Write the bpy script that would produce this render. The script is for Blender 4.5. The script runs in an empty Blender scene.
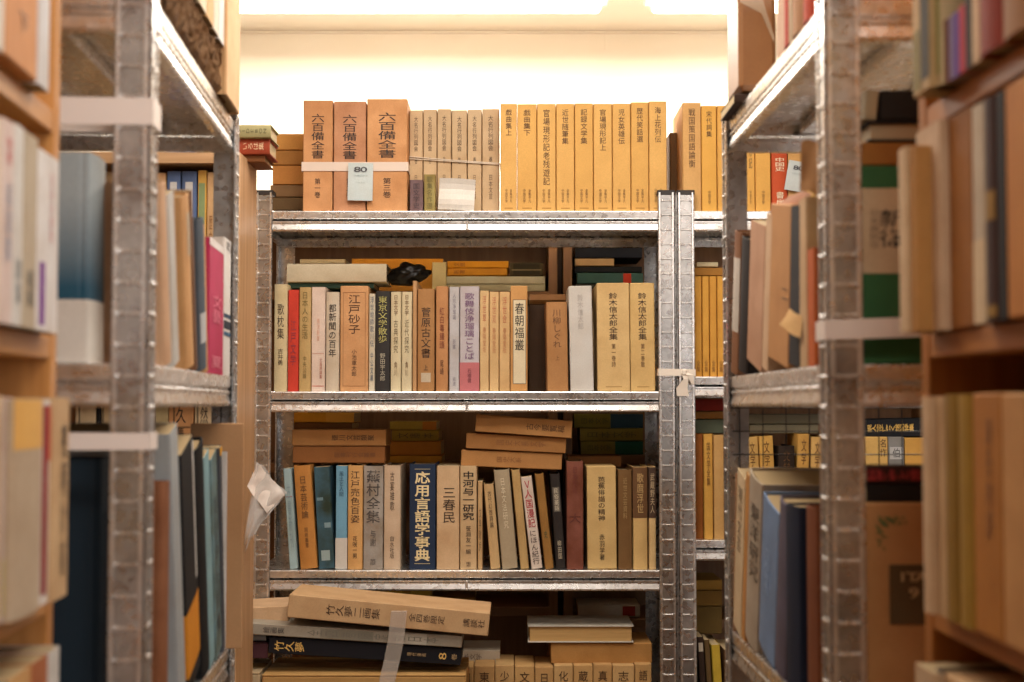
import bpy, math, random
from mathutils import Vector, Matrix
random.seed(7)
SC = bpy.context.scene
COL = SC.collection
# ------------------------------------------------------------------ camera, world, exposure
FPX = 1422.0
CAMZ = 1.38
PITCH = math.atan(64.0 / FPX)
cam_d = bpy.data.cameras.new('camera')
cam = bpy.data.objects.new('camera', cam_d); COL.objects.link(cam)
cam.location = (0, 0, CAMZ); cam.rotation_euler = (math.pi / 2 + PITCH, 0, 0)
cam_d.sensor_width = 36.0; cam_d.lens = 36.0 * FPX / 1024.0
cam_d.dof.use_dof = True; cam_d.dof.focus_distance = 2.86; cam_d.dof.aperture_fstop = 5.2
SC.camera = cam
SC.view_settings.view_transform = 'Standard'; SC.view_settings.look = 'None'
SC.view_settings.gamma = 1.0; SC.view_settings.use_curve_mapping = False
SC.view_settings.exposure = 0.16
w = bpy.data.worlds.new('world'); SC.world = w; w.use_nodes = True
w.node_tree.nodes['Background'].inputs[0].default_value = (1.0, 0.9, 0.78, 1)
w.node_tree.nodes['Background'].inputs[1].default_value = 0.25
CEIL = 2.50; BACKY = 4.22

def area(name, loc, sx, sy, power, color, rot=(0, 0, 0)):
    l = bpy.data.lights.new(name, 'AREA'); l.shape = 'RECTANGLE'; l.size = sx; l.size_y = sy
    l.energy = power; l.color = color
    o = bpy.data.objects.new(name, l); COL.objects.link(o); o.location = loc; o.rotation_euler = rot
    return o
WARM = (1.0, 0.92, 0.82)
# the fluorescent tubes of the room: two rows over the back wall, rows over the aisle and behind the camera
area('tube_light', (-0.40, 3.75, CEIL - 0.07), 1.25, 0.14, 25, (1, .93, .84))
area('tube_light', (1.02, 3.75, CEIL - 0.07), 1.25, 0.14, 25, (1, .93, .84))
area('tube_light', (-0.02, 1.95, CEIL - 0.07), 0.9, 0.9, 21, WARM)
area('tube_light', (0.55, 0.35, CEIL - 0.07), 1.2, 0.30, 24, (1.0, 0.92, 0.82))
area('fill_light', (1.3, -1.7, 1.8), 1.4, 1.2, 25, (1.0, 0.95, 0.92), (math.radians(84), 0, math.radians(20)))  # added cool fill from behind the camera, no window there

# ------------------------------------------------------------------ picture measurements -> world points
CP, SP_ = math.cos(PITCH), math.sin(PITCH)
def ray(px, py):
    cx = (px - 512.0) / FPX; cy = (341.0 - py) / FPX
    return Vector((cx, CP - cy * SP_, SP_ + cy * CP))
def at(px, py, D):
    r = ray(px, py); t = D / r.y
    return Vector((r.x * t, D, CAMZ + r.z * t))
def onplane(px, py, P, n):
    r = ray(px, py); o = Vector((0, 0, CAMZ))
    t = (P - o).dot(n) / r.dot(n)
    return o + r * t

# ------------------------------------------------------------------ materials
def lin(h):
    h = h.lstrip('#'); v = [int(h[i:i + 2], 16) / 255 for i in (0, 2, 4)]
    return tuple(c / 12.92 if c <= 0.04045 else ((c + 0.055) / 1.055) ** 2.4 for c in v) + (1,)
_M = {}
def paper(hexc, rough=0.75, stain=0.22, scale=22, spec=0.25, bump=0.15):
    k = ('p', hexc, rough, stain, scale)
    if k in _M: return _M[k]
    m = bpy.data.materials.new('paper_' + hexc.strip('#')); m.use_nodes = True
    nt = m.node_tree; b = nt.nodes['Principled BSDF']
    tc = nt.nodes.new('ShaderNodeTexCoord'); oi = nt.nodes.new('ShaderNodeObjectInfo')
    ad = nt.nodes.new('ShaderNodeVectorMath'); ad.operation = 'ADD'
    ml = nt.nodes.new('ShaderNodeMath'); ml.operation = 'MULTIPLY'; ml.inputs[1].default_value = 37
    nt.links.new(oi.outputs['Random'], ml.inputs[0])
    nt.links.new(tc.outputs['Object'], ad.inputs[0]); nt.links.new(ml.outputs[0], ad.inputs[1])
    n1 = nt.nodes.new('ShaderNodeTexNoise'); n1.inputs['Scale'].default_value = scale; n1.inputs['Detail'].default_value = 6
    n2 = nt.nodes.new('ShaderNodeTexNoise'); n2.inputs['Scale'].default_value = 420; n2.inputs['Detail'].default_value = 3
    nt.links.new(ad.outputs[0], n1.inputs['Vector']); nt.links.new(ad.outputs[0], n2.inputs['Vector'])
    r1 = nt.nodes.new('ShaderNodeMapRange'); r1.inputs[1].default_value = 0.35; r1.inputs[2].default_value = 0.72
    nt.links.new(n1.outputs[0], r1.inputs[0])
    mx = nt.nodes.new('ShaderNodeMix'); mx.data_type = 'RGBA'
    c = lin(hexc); mx.inputs[6].default_value = c
    mx.inputs[7].default_value = (c[0] * (1 - stain * .75), c[1] * (1 - stain), c[2] * (1 - stain * 1.25), 1)
    nt.links.new(r1.outputs[0], mx.inputs[0])
    mx2 = nt.nodes.new('ShaderNodeMix'); mx2.data_type = 'RGBA'; mx2.blend_type = 'MULTIPLY'; mx2.inputs[0].default_value = 0.25
    nt.links.new(mx.outputs[2], mx2.inputs[6]); nt.links.new(n2.outputs[0], mx2.inputs[7])
    g = nt.nodes.new('ShaderNodeGamma'); g.inputs[1].default_value = 0.93
    nt.links.new(mx2.outputs[2], g.inputs[0])
    nt.links.new(g.outputs[0], b.inputs['Base Color'])
    b.inputs['Roughness'].default_value = rough; b.inputs['Specular IOR Level'].default_value = spec
    bp = nt.nodes.new('ShaderNodeBump'); bp.inputs['Strength'].default_value = bump; bp.inputs['Distance'].default_value = 0.0006
    nt.links.new(n2.outputs[0], bp.inputs['Height']); nt.links.new(bp.outputs[0], b.inputs['Normal'])
    _M[k] = m; return m
def ink(hexc, rough=0.6, metal=0.0):
    k = ('i', hexc, rough, metal)
    if k in _M: return _M[k]
    m = bpy.data.materials.new('ink_' + hexc.strip('#')); m.use_nodes = True
    b = m.node_tree.nodes['Principled BSDF']; b.inputs['Base Color'].default_value = lin(hexc)
    b.inputs['Roughness'].default_value = rough; b.inputs['Metallic'].default_value = metal
    _M[k] = m; return m
def pages(hexc='#D9C39A'):
    k = ('g', hexc)
    if k in _M: return _M[k]
    m = bpy.data.materials.new('pages_' + hexc.strip('#')); m.use_nodes = True
    nt = m.node_tree; b = nt.nodes['Principled BSDF']
    tc = nt.nodes.new('ShaderNodeTexCoord'); mp = nt.nodes.new('ShaderNodeMapping'); mp.inputs['Scale'].default_value = (900, 6, 6)
    n = nt.nodes.new('ShaderNodeTexNoise'); n.inputs['Scale'].default_value = 1
    nt.links.new(tc.outputs['Object'], mp.inputs[0]); nt.links.new(mp.outputs[0], n.inputs['Vector'])
    mx = nt.nodes.new('ShaderNodeMix'); mx.data_type = 'RGBA'; c = lin(hexc)
    mx.inputs[6].default_value = (c[0] * .62, c[1] * .58, c[2] * .5, 1); mx.inputs[7].default_value = c
    nt.links.new(n.outputs[0], mx.inputs[0]); nt.links.new(mx.outputs[2], b.inputs['Base Color'])
    b.inputs['Roughness'].default_value = 0.85
    _M[k] = m; return m
def wood(hexc, along='Z', rough=0.5):
    k = ('w', hexc, along)
    if k in _M: return _M[k]
    m = bpy.data.materials.new('wood_' + hexc.strip('#')); m.use_nodes = True
    nt = m.node_tree; b = nt.nodes['Principled BSDF']
    tc = nt.nodes.new('ShaderNodeTexCoord'); mp = nt.nodes.new('ShaderNodeMapping')
    s = {'Z': (26, 26, 1.6), 'X': (1.6, 26, 26), 'Y': (26, 1.6, 26)}[along]; mp.inputs['Scale'].default_value = s
    n = nt.nodes.new('ShaderNodeTexNoise'); n.inputs['Scale'].default_value = 2.4; n.inputs['Detail'].default_value = 7; n.inputs['Distortion'].default_value = 0.6
    nt.links.new(tc.outputs['Object'], mp.inputs[0]); nt.links.new(mp.outputs[0], n.inputs['Vector'])
    cr = nt.nodes.new('ShaderNodeValToRGB'); c = lin(hexc)
    cr.color_ramp.elements[0].position = 0.32; cr.color_ramp.elements[0].color = (c[0] * .78, c[1] * .72, c[2] * .64, 1)
    cr.color_ramp.elements[1].position = 0.62; cr.color_ramp.elements[1].color = c
    nt.links.new(n.outputs[0], cr.inputs[0]); nt.links.new(cr.outputs[0], b.inputs['Base Color'])
    b.inputs['Roughness'].default_value = rough
    _M[k] = m; return m
def steel(k=1.0, rg=0.0):
    key = ('steel', k)
    if key in _M: return _M[key]
    m = bpy.data.materials.new('galvanised_steel' if k == 1.0 else 'steel_dark_reflection'); m.use_nodes = True  # darker variant: dark reflections of the flat post faces painted into the colour
    nt = m.node_tree; b = nt.nodes['Principled BSDF']
    tc = nt.nodes.new('ShaderNodeTexCoord')
    v = nt.nodes.new('ShaderNodeTexVoronoi'); v.inputs['Scale'].default_value = 130; v.inputs['Randomness'].default_value = 1
    n = nt.nodes.new('ShaderNodeTexNoise'); n.inputs['Scale'].default_value = 9; n.inputs['Detail'].default_value = 5
    nt.links.new(tc.outputs['Object'], v.inputs['Vector']); nt.links.new(tc.outputs['Object'], n.inputs['Vector'])
    sep = nt.nodes.new('ShaderNodeSeparateColor'); nt.links.new(v.outputs['Color'], sep.inputs[0])
    r = nt.nodes.new('ShaderNodeMapRange'); r.inputs[3].default_value = 0.24; r.inputs[4].default_value = 0.36
    nt.links.new(sep.outputs[0], r.inputs[0]); nt.links.new(r.outputs[0], b.inputs['Roughness'])
    cr = nt.nodes.new('ShaderNodeValToRGB')
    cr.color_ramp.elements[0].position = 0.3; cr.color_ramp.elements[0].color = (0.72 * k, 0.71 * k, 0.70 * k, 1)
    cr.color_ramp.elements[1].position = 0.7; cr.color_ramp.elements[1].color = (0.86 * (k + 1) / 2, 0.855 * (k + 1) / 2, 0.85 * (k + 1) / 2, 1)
    nt.links.new(n.outputs[0], cr.inputs[0])
    mr = nt.nodes.new('ShaderNodeMapRange'); mr.inputs[3].default_value = 0.90; mr.inputs[4].default_value = 1.06; nt.links.new(sep.outputs[2], mr.inputs[0])
    mm = nt.nodes.new('ShaderNodeMix'); mm.data_type = 'RGBA'; mm.blend_type = 'MULTIPLY'; mm.inputs[0].default_value = 1
    nt.links.new(cr.outputs[0], mm.inputs[6]); nt.links.new(mr.outputs[0], mm.inputs[7]); nt.links.new(mm.outputs[2], b.inputs['Base Color'])
    b.inputs['Metallic'].default_value = 0.95
    bp = nt.nodes.new('ShaderNodeBump'); bp.inputs['Strength'].default_value = 0.0; bp.inputs['Distance'].default_value = 0.0001
    nt.links.new(sep.outputs[1], bp.inputs['Height'])
    n3 = nt.nodes.new('ShaderNodeTexNoise'); n3.inputs['Scale'].default_value = 14
    nt.links.new(tc.outputs['Object'], n3.inputs['Vector'])
    bp2 = nt.nodes.new('ShaderNodeBump'); bp2.inputs['Strength'].default_value = 0.25; bp2.inputs['Distance'].default_value = 0.002
    nt.links.new(n3.outputs[0], bp2.inputs['Height']); nt.links.new(bp2.outputs[0], bp.inputs['Normal'])
    nt.links.new(bp.outputs[0], b.inputs['Normal'])
    _M[key] = m; return m
def plastic(hexc, rough=0.4, alpha=1.0, trans=0.0):
    k = ('pl', hexc, rough, alpha, trans)
    if k in _M: return _M[k]
    m = bpy.data.materials.new('plastic_' + hexc.strip('#')); m.use_nodes = True
    b = m.node_tree.nodes['Principled BSDF']; b.inputs['Base Color'].default_value = lin(hexc)
    b.inputs['Roughness'].default_value = rough; b.inputs['Alpha'].default_value = alpha
    b.inputs['Transmission Weight'].default_value = trans
    _M[k] = m; return m
def plaster(name, hexc, scale=6):
    m = bpy.data.materials.new(name); m.use_nodes = True
    nt = m.node_tree; b = nt.nodes['Principled BSDF']
    tc = nt.nodes.new('ShaderNodeTexCoord'); n = nt.nodes.new('ShaderNodeTexNoise'); n.inputs['Scale'].default_value = scale; n.inputs['Detail'].default_value = 8
    nt.links.new(tc.outputs['Object'], n.inputs['Vector'])
    mx = nt.nodes.new('ShaderNodeMix'); mx.data_type = 'RGBA'; c = lin(hexc)
    mx.inputs[6].default_value = c; mx.inputs[7].default_value = (c[0] * .9, c[1] * .88, c[2] * .84, 1)
    nt.links.new(n.outputs[0], mx.inputs[0]); nt.links.new(mx.outputs[2], b.inputs['Base Color']); b.inputs['Roughness'].default_value = 0.85
    return m
def emis(name, color, strength):
    m = bpy.data.materials.new(name); m.use_nodes = True
    b = m.node_tree.nodes['Principled BSDF']; b.inputs['Base Color'].default_value = (.9, .9, .88, 1)
    b.inputs['Emission Color'].default_value = color; b.inputs['Emission Strength'].default_value = strength
    return m

# ------------------------------------------------------------------ mesh building
class MB:
    def __init__(s): s.v = []; s.f = []; s.m = []
    def add(s, vs, fs, mi=0):
        o = len(s.v); s.v += [tuple(v) for v in vs]
        for f in fs: s.f.append([i + o for i in f]); s.m.append(mi)
    def box(s, x0, x1, y0, y1, z0, z1, b=0.0008, mi=0, M=None):
        b = min(b, (x1 - x0) / 2.2, (y1 - y0) / 2.2, (z1 - z0) / 2.2)
        X = (x0, x1); Y = (y0, y1); Z = (z0, z1); sg = (1, -1); vs = []; idx = {}
        for i in (0, 1):
            for j in (0, 1):
                for k in (0, 1):
                    for a in range(3):
                        p = [X[i], Y[j], Z[k]]
                        for q, t in enumerate((i, j, k)):
                            if q != a: p[q] += sg[t] * b
                        idx[i, j, k, a] = len(vs); vs.append(p)
        fs = []
        def g(i, j, k, a): return idx[i, j, k, a]
        for t in (0, 1):
            fs.append([g(t, 0, 0, 0), g(t, 1, 0, 0), g(t, 1, 1, 0), g(t, 0, 1, 0)][::1 if t else -1])
            fs.append([g(0, t, 0, 1), g(0, t, 1, 1), g(1, t, 1, 1), g(1, t, 0, 1)][::1 if t else -1])
            fs.append([g(0, 0, t, 2), g(1, 0, t, 2), g(1, 1, t, 2), g(0, 1, t, 2)][::1 if t else -1])
        for j in (0, 1):
            for k in (0, 1): fs.append([g(0, j, k, 1), g(1, j, k, 1), g(1, j, k, 2), g(0, j, k, 2)])
        for i in (0, 1):
            for k in (0, 1): fs.append([g(i, 0, k, 0), g(i, 1, k, 0), g(i, 1, k, 2), g(i, 0, k, 2)])
            for j in (0, 1): fs.append([g(i, j, 0, 0), g(i, j, 1, 0), g(i, j, 1, 1), g(i, j, 0, 1)])
        for i in (0, 1):
            for j in (0, 1):
                for k in (0, 1): fs.append([g(i, j, k, 0), g(i, j, k, 1), g(i, j, k, 2)])
        if M is not None: vs = [M @ Vector(v) for v in vs]
        s.add(vs, fs, mi)
    def quad(s, a, b, c, d, mi=0): s.add([a, b, c, d], [[0, 1, 2, 3]], mi)
    def tube(s, pts, r, n=6, mi=0):
        pts = [Vector(p) for p in pts]; rings = []
        for i, p in enumerate(pts):
            t = (pts[min(i + 1, len(pts) - 1)] - pts[max(i - 1, 0)]).normalized()
            u = t.orthogonal().normalized(); 
            if i and rings:
                u = (prev - t * prev.dot(t)).normalized()
            prev = u; w_ = t.cross(u)
            rings.append([p + u * r * math.cos(2 * math.pi * k / n) + w_ * r * math.sin(2 * math.pi * k / n) for k in range(n)])
        vs = [v for rg in rings for v in rg]; fs = []
        for i in range(len(pts) - 1):
            for k in range(n):
                fs.append([i * n + k, i * n + (k + 1) % n, (i + 1) * n + (k + 1) % n, (i + 1) * n + k])
        fs.append(list(range(n))[::-1]); fs.append([(len(pts) - 1) * n + k for k in range(n)])
        s.add(vs, fs, mi)
    def build(s, name, mats, parent=None, fix=True):
        me = bpy.data.meshes.new(name); me.from_pydata(s.v, [], s.f)
        if not isinstance(mats, (list, tuple)): mats = [mats]
        for m in mats: me.materials.append(m)
        me.polygons.foreach_set('material_index', s.m)
        me.update()
        if fix:
            import bmesh
            bm = bmesh.new(); bm.from_mesh(me); bmesh.ops.recalc_face_normals(bm, faces=bm.faces[:]); bm.to_mesh(me); bm.free()
        o = bpy.data.objects.new(name, me); COL.objects.link(o)
        if parent: o.parent = parent
        return o
def tag(o, label=None, cat=None, group=None, kind=None):
    if label:
        n = len(label.split())
        if not 4 <= n <= 16: print('LABEL LENGTH', n, label)
        o['label'] = label
    if cat: o['category'] = cat
    if group: o['group'] = group
    if kind: o['kind'] = kind
    return o
def empty(name, loc, rot=(0, 0, 0)):
    o = bpy.data.objects.new(name, None); COL.objects.link(o); o.location = loc; o.rotation_euler = rot
    o.empty_display_size = 0.05
    return o

# ------------------------------------------------------------------ lettering (glyph meshes, merged in the printed part)
_G = {}
def glyph(ch, bold=0.0):
    k = (ch, bold)
    if k in _G: return _G[k]
    cu = bpy.data.curves.new('g', 'FONT'); cu.body = ch; cu.size = 1; cu.resolution_u = 2; cu.offset = bold
    cu.align_x = 'CENTER'
    o = bpy.data.objects.new('g', cu); COL.objects.link(o)
    dg = bpy.context.evaluated_depsgraph_get(); me = o.evaluated_get(dg).to_mesh()
    vs = [(v.co.x, v.co.y) for v in me.vertices]; fs = [list(p.vertices) for p in me.polygons]
    o.to_mesh_clear(); bpy.data.objects.remove(o); bpy.data.curves.remove(cu)
    _G[k] = (vs, fs); return _G[k]
def glyph_box(ch, bold=0):
    vs, fs = glyph(ch, bold)
    if not vs: return None
    xs = [v[0] for v in vs]; ys = [v[1] for v in vs]
    return min(xs), max(xs), min(ys), max(ys)
_ref = None
def refbox():
    global _ref
    if _ref is None: _ref = glyph_box('国')
    return _ref
def put_glyph(mb, ch, cx, cz, wd, ht, surf, mi, bold=0.0):
    """one character in the box centred at cx, cz; surf(x) gives the y of the surface"""
    vs, fs = glyph(ch, bold)
    if not vs: return
    x0, x1, y0, y1 = refbox()
    mx, my = 0.0, (y0 + y1) / 2; sx = wd / (x1 - x0); sz = ht / (y1 - y0)
    out = []
    for (x, y) in vs:
        X = cx + (x - mx) * sx; Z = cz + (y - my) * sz
        out.append((X, surf(X) - 0.0007, Z))
    mb.add(out, fs, mi)
def vtext(mb, s, cx, ztop, zbot, wd, surf, mi, bold=0.0):
    wd *= .88; bold = bold * .4 if bold < .015 else bold
    n = len(s); st = (ztop - zbot) / n
    for i, ch in enumerate(s):
        if ch in ' 　': continue
        put_glyph(mb, ch, cx, ztop - st * (i + .5), wd, st * .86, surf, mi, bold)
def htext(mb, s, x0, x1, zc, ht, surf, mi, bold=0.0):
    st = (x1 - x0) / len(s)
    for i, ch in enumerate(s):
        put_glyph(mb, ch, x0 + st * (i + .5), zc, min(st * .9 * (2.1 if ord(ch) < 128 else 1), st * 2.1), ht, surf, mi, bold)

# ------------------------------------------------------------------ books
def cover_shell(mb, wd, d, h, t=0.002, bulge=0.0, hard=True, mi=0):
    n = 8; hw = wd / 2
    def surf(x):
        q = max(-1, min(1, x / hw)); return -bulge * (1 - q * q)
    outer = [(-hw, d)]
    outer.append((-hw, 0.010)) 
    if hard: outer.append((-hw + 0.0007, 0.006))
    outer.append((-hw, 0.0025))
    rr = min(0.0012, hw * .3)
    for i in range(n + 1):
        x = -hw + rr + (wd - 2 * rr) * i / n; outer.append((x, surf(x)))
    outer.append((hw, 0.0025))
    if hard: outer.append((hw - 0.0007, 0.006))
    outer.append((hw, 0.010)); outer.append((hw, d))
    inner = []
    for (x, y) in outer:
        ix = max(-hw + t, min(hw - t, x)); iy = max(y, surf(ix) + t) if y < d else d
        if y >= 0.0025 and abs(x) > hw - 0.002: iy = max(y, t)
        inner.append((ix, iy))
    m = len(outer); vs = []
    for z in (0, h):
        vs += [(x, y, z) for x, y in outer]; 
        vs += [(x, y, z) for x, y in inner]
    fs = []
    for i in range(m - 1):
        fs.append([i, i + 1, 2 * m + i + 1, 2 * m + i])            # outer
        fs.append([m + i + 1, m + i, 3 * m + i, 3 * m + i + 1])    # inner
        fs.append([i + 1, i, m + i, m + i + 1])                    # bottom rim
        fs.append([2 * m + i, 2 * m + i + 1, 3 * m + i + 1, 3 * m + i])
    fs.append([0, m, 3 * m, 2 * m]); fs.append([m - 1, 2 * m - 1, 4 * m - 1, 3 * m - 1][::-1])
    mb.add(vs, fs, mi)
    return surf
def printed(top, low, h):
    m = paper(low, .55, .25).copy(); nt = m.node_tree     # jacket artwork: pale sky over a dark blue sea
    mixn = [n for n in nt.nodes if n.type == 'MIX' and n.blend_type == 'MIX'][0]
    for l in list(nt.links):
        if l.to_node == mixn and l.to_socket == mixn.inputs[0]: nt.links.remove(l)
    tc = nt.nodes.new('ShaderNodeTexCoord'); sp = nt.nodes.new('ShaderNodeSeparateXYZ'); nt.links.new(tc.outputs['Object'], sp.inputs[0])
    cr = nt.nodes.new('ShaderNodeValToRGB'); mr = nt.nodes.new('ShaderNodeMapRange'); mr.inputs[2].default_value = h
    nt.links.new(sp.outputs[2], mr.inputs[0]); nt.links.new(mr.outputs[0], cr.inputs[0])
    cr.color_ramp.elements[0].position = .36; cr.color_ramp.elements[0].color = lin(low); cr.color_ramp.elements[1].position = .80; cr.color_ramp.elements[1].color = lin(top)
    nt.links.new(cr.outputs[0], mixn.inputs[6]); mixn.inputs[0].default_value = 0
    return m
LABELS = {}
def build_book(root, wd, h, d, col, kind='hard', text=(), obi=None, patch=(), pagecol='#D9C39A', bulge=None, frame=None, rough=0.7, stain=0.22, marks=(), grad=None):
    """local frame: spine faces -Y, x = thickness, z = up; origin bottom centre of the spine.
    text: (string, top, bottom, width, colour[, xoff, bold]) fractions of the spine; obi: (top, bottom, colour) wrap-around paper band
    patch: (x0, x1, top, bottom, colour) label or printed field; frame: colour of a ruled border"""
    mb = MB(); mats = [paper(col, rough, stain) if not grad else printed(col, grad, h)]
    def mi_of(m):
        if m not in mats: mats.append(m)
        return mats.index(m)
    if kind == 'case':
        mb.box(-wd / 2, wd / 2, 0, d, 0, h, 0.0014); surf = lambda x: 0.0
    else:
        bg = (0.10 * wd if bulge is None else bulge) if kind == 'hard' else 0.0004
        bg = min(bg, 0.004)
        surf = cover_shell(mb, wd, d, h, 0.0022 if kind == 'hard' else 0.0008, bg, kind == 'hard')
    hw = wd / 2
    if obi:
        ob = MB(); zt = h * (1 - obi[0]); zb = h * (1 - obi[1]); e = 0.0005; n = 8
        pts = [(-hw - e, d * .97), (-hw - e, 0.002)] + [(-hw + wd * i / n, surf(-hw + wd * i / n) - e) for i in range(n + 1)] + [(hw + e, 0.002), (hw + e, d * .97)]
        ob.add([(x, y, zb) for x, y in pts] + [(x, y, zt) for x, y in pts], [[i, i + 1, i + 1 + len(pts), i + len(pts)] for i in range(len(pts) - 1)])
    for pi_, (x0, x1, t0, t1, c) in enumerate(patch):
        eo = .0003 + .0001 * pi_; n = 4; X = [-hw + wd * (x0 + (x1 - x0) * i / n) for i in range(n + 1)]
        vs = [(x, surf(x) - eo, h * (1 - t1)) for x in X] + [(x, surf(x) - eo, h * (1 - t0)) for x in X]
        mb.add(vs, [[i, i + 1, i + n + 2, i + n + 1] for i in range(n)], mi_of(paper(c, .7, .12)))
    if frame:
        mi = mi_of(ink(frame[0])); a, b_ = frame[1], frame[2]; lw = 0.0007
        x0, x1 = -hw * .80, hw * .80; zt, zb = h * (1 - a), h * (1 - b_); y = -0.0007
        for (p, q, r_, s_) in ((x0, x1, zt - lw, zt), (x0, x1, zb, zb + lw), (x0, x0 + lw, zb, zt), (x1 - lw, x1, zb, zt)):
            mb.quad((p, surf(p) + y, r_), (q, surf(q) + y, r_), (q, surf(q) + y, s_), (p, surf(p) + y, s_), mi)
    for tx in text:
        s, t0, t1, wf, c = tx[:5]; xo = tx[5] if len(tx) > 5 else 0; bd = tx[6] if len(tx) > 6 else 0.0
        ee = surf if not obi else (lambda x: surf(x) - 0.0006)
        vtext(mb, s, xo * wd, h * (1 - t0), h * (1 - t1), wf * wd, ee, mi_of(ink(c)), bd)
    cov = mb.build('slipcase' if kind == 'case' else 'cover', mats, root)
    if obi: 
        o = ob.build('paper_band', [paper(obi[2], .6, .1)], root, fix=False)
    pb = MB()
    if kind == 'case': pb.box(-hw + .0025, hw - .0025, d - .02, d + .0015, .003, h - .003, .0005)
    elif kind == 'hard': pb.box(-hw + .0022, hw - .0022, .0023, d - .004, .0035, h - .0035, .0004)
    else: pb.box(-hw + .0008, hw - .0008, .001, d - .0005, .0006, h - .0006, .0003)
    pb.build('page_block', [pages(pagecol)], root)
    return root
def uniq(label):
    for wd_ in (' the ', ' a ', ' its '):            # keep within 16 words
        while len(label.split()) > 16 and wd_ in label: label = label.replace(wd_, ' ', 1)
    if label in LABELS: print('DUPLICATE LABEL', label)
    LABELS[label] = 1
    return label
DEF_D = 0.148
def stand(D, ybase, zb, x0, x1, ytop, col, desc, phrase, group, xt=None, depth=DEF_D, name='book', yaw=0, **kw):
    """upright book whose spine spans x0..x1 at its foot; xt = x of the head's left corner if it leans"""
    a = at(x0, ybase, D); b = at(x1, ybase, D)
    zt = at((x0 + x1) / 2, ytop, D).z; wd = (b.x - a.x) - 0.0006; h = zt - zb; cx = (a.x + b.x) / 2
    ang = 0
    if xt is not None:
        ang = math.atan2(at(xt, ytop, D).x - a.x, h); h = h / math.cos(ang); wd = wd * math.cos(ang)
    z = zb + (abs(math.sin(ang)) * wd / 2)
    r = empty(name, (cx, D, z + 0.0003), (0, ang, yaw))
    build_book(r, wd, h - abs(math.sin(ang)) * wd / 2, depth, col, **kw)
    tag(r, uniq((desc + ' ' + phrase).strip()), kw.get('cat', 'book'), group)
    return r
def lying(D, x0, x1, ytop, ybot, col, desc, phrase, group, depth=0.13, tilt=0.0, fore=False, yaw=0.0, name='book', **kw):
    """book lying flat, spine (or fore edge) towards the camera; the head of the spine is at the left"""
    a = at(x0, (ytop + ybot) / 2, D); b = at(x1, (ytop + ybot) / 2, D); c = at((x0 + x1) / 2, ytop, D).z; e = at((x0 + x1) / 2, ybot, D).z
    wd = (c - e) - .0004; h = b.x - a.x
    if not fore:
        r = empty(name, (b.x, D, (c + e) / 2)); r.rotation_mode = 'XYZ'
        M = Matrix.Rotation(yaw, 4, 'Z') @ Matrix.Rotation(-math.pi / 2 + tilt, 4, 'Y')
    else:
        r = empty(name, (a.x, D + depth, (c + e) / 2))
        M = Matrix.Rotation(yaw, 4, 'Z') @ Matrix.Rotation(tilt, 4, 'Y') @ Matrix.Rotation(math.pi, 4, 'Z') @ Matrix.Rotation(-math.pi / 2, 4, 'Y')
    r.rotation_euler = M.to_euler()
    build_book(r, wd, h, depth, col, **kw)
    tag(r, uniq((desc + ' ' + phrase).strip()), 'book', group)
    return r

# ------------------------------------------------------------------ racks
P = 0.034
def make_post(parent, x, y, sx, sy, z1):
    mb = MB(); t = 0.0018
    def bx(x0, x1, y0, y1, z0, z1_, b=.0005, mi=0):
        X = sorted((x + sx * x0, x + sx * x1)); Y = sorted((y + sy * y0, y + sy * y1)); mb.box(X[0], X[1], Y[0], Y[1], z0, z1_, b, mi)
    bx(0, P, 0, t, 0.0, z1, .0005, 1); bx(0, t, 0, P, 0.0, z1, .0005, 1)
    for lo in (0.0015, P - 0.0060):   # rolled edges of the two flanges
        bx(lo, lo + .0050, -.0018, .0004, 0, z1, .0018); bx(-.0018, .0004, lo, lo + .0050, 0, z1, .0018)
    z = 0.55; pitch = 0.0295
    while z < z1 - 0.012:
        bx(.0068, P - .0072, -.0018, .0004, z, z + .0034, .0015)
        bx(-.0018, .0004, .0068, P - .0072, z, z + .0034, .0015)
        for q in (.0068, P - .0105):
            bx(q, q + .0042, -.0026, .0002, z - .0010, z + .0042, .0013); bx(-.0026, .0002, q, q + .0042, z - .0010, z + .0042, .0013)
        z += pitch
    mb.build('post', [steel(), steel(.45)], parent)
    c = MB(); X = sorted((x - sx * .001, x + sx * (P + .001))); Y = sorted((y - sy * .0015, y + sy * (P + .001)))
    c.box(X[0], X[1], Y[0], Y[1], z1 - .006, z1 + .004, .001); c.build('post_cap', [plastic('#2A2320', .5)], parent)
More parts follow.
